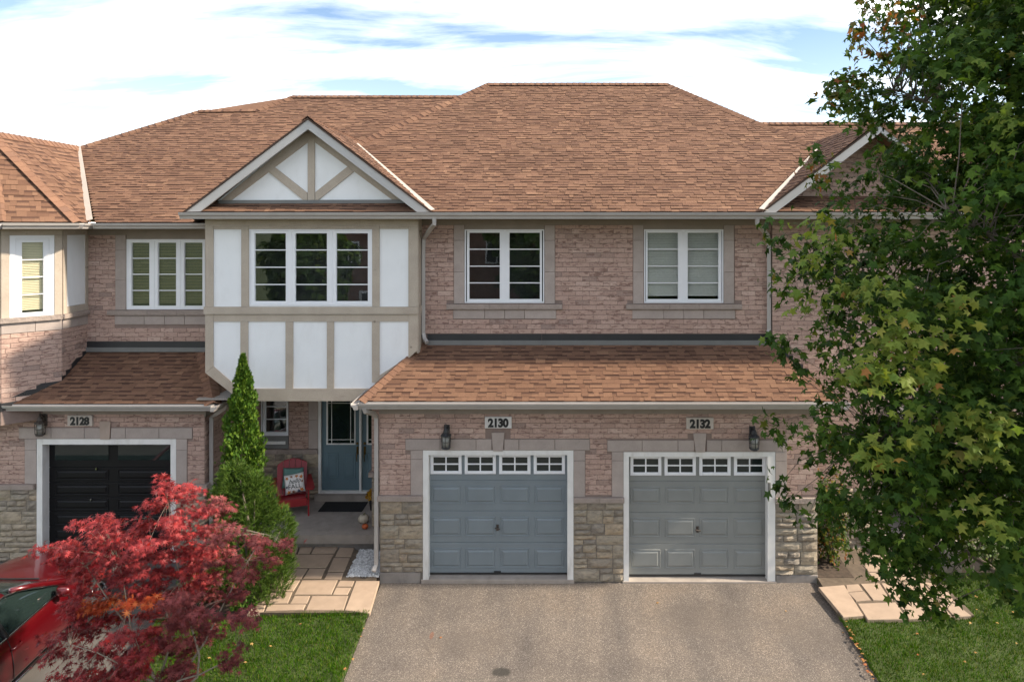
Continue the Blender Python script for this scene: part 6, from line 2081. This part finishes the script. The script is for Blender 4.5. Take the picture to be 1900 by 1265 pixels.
shrub('leafy_shrub', (5.12, .42, .1), (.38, .33, .85), 2600, 'shrub_leaf', 'leafy shrub with yellow and red leaves at the right garage corner')
shrub('leafy_shrub', (7.9, .25, .06), (.55, .45, .5), 1500, 'pale_leaf', 'pale flowered shrub behind the maple on the right lawn')
shrub('leafy_shrub', (-5.75, -.55, .0), (.4, .35, .35), 1400, 'shrub_leaf', 'low dark leafy shrub in the bed left of the pine')
shrub('leafy_shrub', (-4.95, -.95, .02), (.22, .12, .13), 500, 'cedar_spray', 'small bright green groundcover at the edge of the lawn by the walk')
pm = empty('potted_mums', (-3.55, 1.98, PFZ), 'pot of yellow mums beside the entry doors', 'flowers')
mb = MB(); mb.lathe([(.09, 0), (.12, .2), (.13, .2), (.13, .22), (.10, .215)], (-3.55, 1.98, PFZ), 14); mb.build('pot', MATS['black_plastic'], pm, True)
v = unitv(RNG.normal(0, 1, (700, 3))); v[:, 2] = np.abs(v[:, 2])
P = np.array([-3.55, 1.98, PFZ + .25]) + v * .19 * RNG.uniform(.75, 1, (700, 1))
leaves(pm, 'flower', 'blooms', T_OVAL, leaf_frames(P, v + RNG.normal(0, .4, (700, 3)), RNG.normal(0, 1, (700, 3)), RNG.uniform(.03, .05, 700)), MATS['mum_flower'])

# ------------------------------------------------------------------ gravel, grass, fallen leaves
gp = [on_plane(380 + a / 3.89, 940 + b / 3.89, .12) for a, b in ((1085, 290), (1262, 290), (1268, 528), (990, 518))]
gx_ = [p[0] for p in gp]; gy_ = [p[1] for p in gp]
struct(yard_slab('gravel_bed', [(-3.515, .02), (-2.96, -.04), (-2.96, .79), (-3.515, .79)], MATS['soil'], lambda x, y: SL * y + .105, -.3))
n = 2600
q = np.c_[RNG.uniform(-3.53, -2.97, n), RNG.uniform(-.04, .79, n)]
cube = np.array([(x, y, z) for x in (-1, 1) for y in (-1, 1) for z in (-1, 1)], float)
cf = np.array([(0, 1, 3, 2), (4, 6, 7, 5), (0, 4, 5, 1), (2, 3, 7, 6), (0, 2, 6, 4), (1, 5, 7, 3)])
sz = RNG.uniform(.006, .016, (n, 1, 1)) * RNG.uniform(.5, 1.2, (n, 1, 3))
Vg = cube[None] * sz * (1 + RNG.uniform(-.35, .35, (n, 8, 3)))
ang = RNG.uniform(0, 6.28, n); ca, sa = np.cos(ang), np.sin(ang)
Vr = np.stack([Vg[:, :, 0] * ca[:, None] - Vg[:, :, 1] * sa[:, None], Vg[:, :, 0] * sa[:, None] + Vg[:, :, 1] * ca[:, None], Vg[:, :, 2]], axis=2)
Vr += np.c_[q, SL * q[:, 1] + .113 + RNG.uniform(0, .012, n)][:, None, :]
Fg = (cf[None] + (np.arange(n) * 8)[:, None, None]).reshape(-1, 4)
go = link('white_gravel', fast_mesh('white_gravel', Vr.reshape(-1, 3), Fg), MATS['gravel_white'], None, 'stuff')
go['label'] = 'white pebble bed between the walk and the garage corner'; go['category'] = 'gravel'


def grass(name, poly, n, zf, label, cut=None):
    xs = [p[0] for p in poly]; ys = [p[1] for p in poly]
    m_ = int(n * 1.6)
    x = RNG.uniform(min(xs), max(xs), m_); y = RNG.uniform(min(ys), max(ys), m_)
    ok = in_poly(poly, x, y)
    if cut: ok &= ~in_poly(cut, x, y)
    x, y = x[ok][:n], y[ok][:n]; k = len(x)
    z = np.array([zf(a, b) for a, b in zip(x, y)])
    clumpn = np.sin(x * 7.3 + np.sin(y * 5.1) * 2) * np.sin(y * 8.7 + np.sin(x * 4.3) * 2)
    h = RNG.uniform(.03, .06, k) * (1 + .3 * clumpn)
    a = RNG.uniform(0, 6.28, k); w = RNG.uniform(.003, .006, k)
    ld = RNG.uniform(0, 6.28, k); le = RNG.uniform(.1, .9, k) * h
    b0 = np.c_[x - np.cos(a) * w, y - np.sin(a) * w, z - .004]; b1 = np.c_[x + np.cos(a) * w, y + np.sin(a) * w, z - .004]
    t_ = np.c_[x + np.cos(ld) * le, y + np.sin(ld) * le, z + h]
    V = np.stack([b0, b1, t_], axis=1).reshape(-1, 3)
    o = link(name, fast_mesh(name, V, np.arange(k * 3).reshape(-1, 3)), MATS['grass_blade'], None, 'stuff')
    o['label'] = label; o['category'] = 'grass'


LL = [(-6.14, -3.6), (-2.84, -3.6), (-2.89, -.96), (-6.3, -.96)]
grass('lawn_grass', LL, 42000, llawn_z, 'mown green grass between the two driveways')
grass('lawn_grass', [(4.66, -3.6), (9.5, -3.6), (9.5, .1), (4.68, .1)], 60000, rlawn_z, 'mown green grass right of the wide driveway', [(4.6, -1.02), (6.85, -1.02), (6.85, .2), (4.6, .2)])
dl_me = unit_mesh('fallen_leaf', [tuple(v) for v in T_MAPLE[0]], [tuple(int(i) for i in f) for f in T_MAPLE[1]]); dl_me.materials.append(MATS['dry_leaf'])


def fallen(px, py, c, where):
    X_, Y_ = on_plane(px, py, c)
    o = bpy.data.objects.new('fallen_leaf', dl_me); COL.objects.link(o)
    o.location = (X_, Y_, SL * Y_ + c + .004); o.rotation_euler = (random.uniform(-.25, .25), random.uniform(-.25, .25), random.uniform(0, 6)); s = random.uniform(.03, .05); o.scale = (s, s, s)
    o['label'] = 'dry curled leaf fallen on the ' + where; o['category'] = 'leaf'; o['group'] = 'fallen leaves on the ' + where


for p in ((437, 1196), (467, 1194), (502, 1198), (557, 1157), (675, 1165), (670, 1180), (655, 1222), (640, 1240), (455, 1228), (388, 1220)):
    fallen(*p, .122 + (on_plane(p[0], p[1], .08)[0] + 2.87) * .03 + .04, 'left lawn')
for p in ((1811, 1106), (1812, 1130), (1880, 1135), (1886, 1193), (1800, 1155), (1702, 1175), (1810, 1210), (1703, 1214), (1713, 1250), (1850, 1155), (1790, 1227)):
    fallen(*p, .085, 'right lawn')
for i in range(26):
    f = random.random(); fallen(1566 + 50 * f + random.uniform(-2, 6), 1150 + 110 * f, .07, 'soil edge of the right lawn')
for p in ((1564, 1173), (1458, 1133), (818, 1182), (1220, 1118)):
    fallen(*p, .003, 'wide driveway')

# ------------------------------------------------------------------ red car on the left driveway
CARX, CARY = -8.42, -2.05
tilt = math.atan(SL)
CAR = empty('parked_car', (CARX, CARY, ldrive_z(CARX, CARY)), 'red sedan parked on the left driveway, nose to the black garage door', 'car')
CM = Matrix.Translation((CARX, CARY, ldrive_z(CARX, CARY))) @ Matrix.Rotation(tilt, 4, 'X')


def carpart(mb, name, mat, par=None, smooth=False, sub=0):
    mb.v = [tuple(CM @ Vector(p)) for p in mb.v]
    o = mb.build(name, MATS[mat], par or CAR, smooth)
    if sub:
        md = o.modifiers.new('sub', 'SUBSURF'); md.levels = sub; md.render_levels = sub
    return o


def loft(secs):
    """secs: list of lists of right-half points (x,y,z), mirrored to a closed shell"""
    mb = MB(); n = len(secs[0])
    for s in secs:
        for (x, y, z) in s: mb.v.append((x, y, z))
        for (x, y, z) in s[::-1][1:-1]: mb.v.append((-x, y, z))
    m_ = 2 * n - 2
    for i in range(len(secs) - 1):
        for k in range(m_):
            k2 = (k + 1) % m_
            mb.f.append((i * m_ + k, i * m_ + k2, (i + 1) * m_ + k2, (i + 1) * m_ + k))
    mb.f.append(tuple(range(m_))); mb.f.append(tuple((len(secs) - 1) * m_ + k for k in range(m_)))
    return mb


st = [(-2.32, .60, .55, .62), (-2.25, .78, .80, .88), (-2.0, .87, .90, .98), (-1.4, .905, .93, .98), (-.6, .915, .93, .96), (.3, .915, .92, .955), (.9, .91, .895, .97), (1.35, .90, .85, .915), (1.8, .87, .79, .845), (2.12, .80, .70, .76), (2.28, .66, .55, .62), (2.33, .45, .45, .5)]
secs = []
for (y, w, sh, tp) in st:
    secs.append([(0, y, .19), (.72 * w, y, .19), (.95 * w, y, .24), (w * .985, y, .36), (w, y, .52), (.985 * w, y, sh - .12), (.955 * w, y, sh - .02), (.90 * w, y, sh + .005), (.6 * w, y, tp), (0, y, tp + .02)])
carpart(loft(secs), 'body', 'car_paint', None, True, 2)
gh = [(-2.02, .955), (-1.85, 1.03), (-1.25, 1.36), (-.6, 1.44), (-.1, 1.425), (.12, 1.385), (.55, 1.18), (.98, .945)]
secs = []
for (y, zt) in gh:
    f = (zt - .93) / .51
    secs.append([(0, y, .85), (.845, y, .85), (.85, y, .925), (.85 - .10 * f, y, .93 + (zt - .93) * .55), (.82 - .19 * f, y, zt - .045 * f), (.70 - .20 * f, y, zt - .008), (0, y, zt + .025)])
carpart(loft(secs), 'greenhouse', 'car_glass', None, True, 2)


def side_pt(y, f, lift=.012):
    zt = np.interp(y, [a for a, b in gh], [b for a, b in gh]); k = (zt - .93) / .51
    z = .93 + (zt - .93 - .03) * f
    x = .85 - .10 * k * min(1, f / .55) - max(0, (f - .55) / .45) * .10 * k
    return (x + lift, y, z)


secs = []
for (y, zt) in [(-1.45, 1.30), (-1.25, 1.375), (-.6, 1.452), (-.1, 1.437), (.06, 1.408)]:
    f = (zt - .93) / .51
    secs.append([(0, y, zt - .02), (.60, y, zt - .05), (.845 - .19 * f, y, zt - .075 * f), (.835 - .19 * f, y, zt - .045 * f), (.72 - .20 * f, y, zt + .0), (0, y, zt + .035)])
carpart(loft(secs), 'roof', 'car_paint', None, True, 1)
for sx in (-1, 1):
    flip = lambda P: [(sx * p[0], p[1], p[2]) for p in P]
    mb = MB(); mb.tube(flip([(.66, .04, 1.39), (.72, .35, 1.26), (.79, .70, 1.08), (.86, 1.02, .93)]), [.04, .042, .045, .05], 8); carpart(mb, 'front_pillar', 'car_paint', None, True)
    mb = MB(); mb.tube(flip([(.65, -1.3, 1.33), (.74, -1.65, 1.14), (.82, -1.98, .96)]), [.06, .075, .09], 8); carpart(mb, 'rear_pillar', 'car_paint', None, True)
    mb = MB(); mb.tube(flip([side_pt(-.32, 0, .0), side_pt(-.36, .5, .0), side_pt(-.42, 1, .0)]), .045, 6); carpart(mb, 'centre_pillar', 'black_plastic', None, True)
    mb = MB(); mb.tube(flip([(.868, -1.75, .945), (.872, -.6, .945), (.872, .4, .942), (.868, .93, .935)]), .014, 6); carpart(mb, 'window_trim', 'chrome', None, True)
    mb = MB(); mb.tube(flip([side_pt(-1.55, .9, .02), side_pt(-1.2, .98, .02), side_pt(-.6, 1, .02), side_pt(-.1, 1, .02), side_pt(.15, .97, .025), side_pt(.5, .9, .03), (.845, .90, .96)]), .012, 6); carpart(mb, 'window_trim', 'chrome', None, True)
    mb = MB(); mb.tube(flip([(.885, -1.25, .235), (.90, 0, .232), (.885, 1.05, .235)]), .02, 6); carpart(mb, 'sill_trim', 'chrome', None, True)
    for y in (.86, -.30, -1.25):
        mb = MB(); mb.tube(flip([(.895, y, .30), (.9165, y - .01, .5), (.905, y - .02, .78), (.872, y - .03, .90)]), .006, 5); carpart(mb, 'door_seam', 'black_plastic')
    for y in (-.15, -1.1):
        mb = MB(); mb.tube(flip([(.905, y, .76), (.94, y - .02, .765), (.94, y - .16, .765), (.905, y - .18, .76)]), .013, 6); carpart(mb, 'door_handle', 'car_paint', None, True)
    mb = MB(); mb.lathe([(0, -.075), (.06, -.07), (.10, -.03), (.105, .02), (.08, .065), (0, .07)], (0, 0, 0), 12); mb.v = [(sx * (.99 + p[0] * 1.1), .62 + p[1] * .7, 1.0 + p[2]) for p in mb.v]; carpart(mb, 'side_mirror', 'car_paint', None, True)
    mb = MB(); mb.tube(flip([(.86, .64, .95), (.96, .62, .97)]), .02, 6); carpart(mb, 'mirror_arm', 'black_plastic')
    mb = MB(); mb.lathe([(0, -.06), (.07, -.05), (.08, 0), (.05, .05), (0, .06)], (0, 0, 0), 12); mb.v = [(sx * (.66 + p[0] * 1.2), 2.13 + p[1] * .9 - abs(p[0]) * .3, .66 + p[2] * .8) for p in mb.v]; carpart(mb, 'headlight', 'chrome', None, True)
    for y in (1.47, -1.42):
        def ring(prof, n=28):
            mb = MB(); b = 0
            for (x, r) in prof:
                for k in range(n):
                    a = 2 * math.pi * k / n; mb.v.append((sx * x, y + r * math.cos(a), .33 + r * math.sin(a)))
            for i in range(len(prof) - 1):
                for k in range(n):
                    mb.f.append((i * n + k, i * n + (k + 1) % n, (i + 1) * n + (k + 1) % n, (i + 1) * n + k))
            return mb
        mb = ring([(.80, .37), (.921, .375), (.922, .30)]); carpart(mb, 'wheel_arch', 'black_plastic')
        wh = carpart(ring([(.72, .20), (.72, .31), (.74, .33), (.91, .33), (.93, .31), (.935, .26), (.90, .235), (.88, .23), (.88, .0)]), 'wheel', 'tyre', None, True)
        mb = ring([(.885, .235), (.925, .235), (.930, .215), (.90, .205)]); carpart(mb, 'rim', 'alloy', wh, True)
        for k in range(5):
            a = 2 * math.pi * k / 5 + .3
            for da in (-.16, .16):
                mb = MB(); mb.tube([(sx * .905, y + .03 * math.cos(a), .33 + .03 * math.sin(a)), (sx * .918, y + .215 * math.cos(a + da), .33 + .215 * math.sin(a + da))], [.02, .015], 5); carpart(mb, 'spoke', 'alloy', wh)
mb = MB(); mb.tube([(-.55, 1.0, .965), (-.1, .95, .985), (.35, .98, .97)], .012, 5); carpart(mb, 'wiper', 'black_plastic')
mb = MB(); mb.box(-.45, .45, 2.27, 2.345, .36, .52); carpart(mb, 'grille', 'black_plastic')

# ------------------------------------------------------------------ across the street (seen mirrored in the panes)
OY = -33.0
OH = empty('townhouse', (-5, OY - 4, -.7), 'brown brick house across the street, seen mirrored in the bay window panes', 'house', 'houses across the street')
mb = MB(); mb.box(-16, 0.5, OY - 9, OY, -.8, 7.2); ow = mb.build('wall', MATS['far_brick'], OH)
mb = MB(); mb.box(-5.6, -1.2, OY, OY + 1.2, -.8, 7.2); mb.build('wing', MATS['far_brick'], OH)
mb = MB(); mb.prism([(-16.5, OY + .5, 7.2), (1, OY + .5, 7.2), (1, OY - 4.5, 10.6), (-16.5, OY - 4.5, 10.6)], (0, 0, .12)); mb.build('roof', MATS['far_roof'], OH)
for (x, z, yy) in ((-13.5, 4.6, OY), (-10.0, 4.6, OY), (-7.2, 4.6, OY), (-3.4, 4.6, OY + 1.2), (-12, 1.2, OY), (-8.5, 1.2, OY)):
    mb = MB(); mb.bbox(x - .75, x + .75, yy, yy + .06, z - .75, z + .75, .01); mb.v = [(p[0], 2 * yy + .06 - p[1], p[2]) for p in mb.v]; w_ = mb.build('window', MATS['white_vinyl'], OH)
    for k in (-.36, .36):
        mb = MB(); mb.box(x + k - .3, x + k + .3, yy + .061, yy + .07, z - .64, z + .64); mb.build('pane', MATS['car_glass'], w_)


def far_tree(x, y, h, r, label, col, cone=False):
    e = empty('street_tree', (x, y, -.8), label, 'tree', 'trees across the street')
    mb = MB(); mb.tube([(x, y, -.85), (x + .1, y, h * .4), (x, y, h * .8)], [.22, .15, .04], 8)
    for i in range(7):
        a = i * 2.4; mb.tube([(x, y, h * (.25 + .06 * i)), (x + math.cos(a) * r * .7, y + math.sin(a) * r * .7, h * (.45 + .06 * i))], [.07, .015], 6)
    mb.build('trunk', MATS['bark'], e, True)
    n = 3800
    v = unitv(RNG.normal(0, 1, (n, 3))) * RNG.uniform(.3, 1, (n, 1)) ** .45
    v *= 1 + .22 * np.sin(v[:, :1] * 7 + 1.3) * np.sin(v[:, 2:] * 6)
    P = np.array([x, y, h * .58]) + v * np.array([r, r, h * .42])
    if cone:
        f = np.clip((h - P[:, 2]) / h, .05, 1); P[:, 0] = x + (P[:, 0] - x) * f * 1.3; P[:, 1] = y + (P[:, 1] - y) * f * 1.3
    A = leaf_frames(P, v + np.array([0, 0, .5]) + RNG.normal(0, .5, (n, 3)), RNG.normal(0, 1, (n, 3)), RNG.uniform(.22, .4, n))
    leaves(e, 'leaf', 'crown', T_MAPLE, A, MATS[col])


far_tree(3.5, -26, 7.5, 2.2, 'dark green evergreen across the street, mirrored in the bay window', 'cedar_spray', True)
far_tree(-1.0, -28, 8.5, 2.6, 'leafy green tree across the street, mirrored in the middle window', 'maple_leaf')
far_tree(9.0, -29, 9.5, 3.6, 'broad green tree across the street, mirrored in the right window', 'maple_leaf')
far_tree(15.5, -30, 9.0, 3.4, 'green tree furthest right across the street', 'maple_leaf')
far_tree(-13, -24, 7, 2.4, 'green tree across the street, mirrored in the left window', 'maple_leaf')
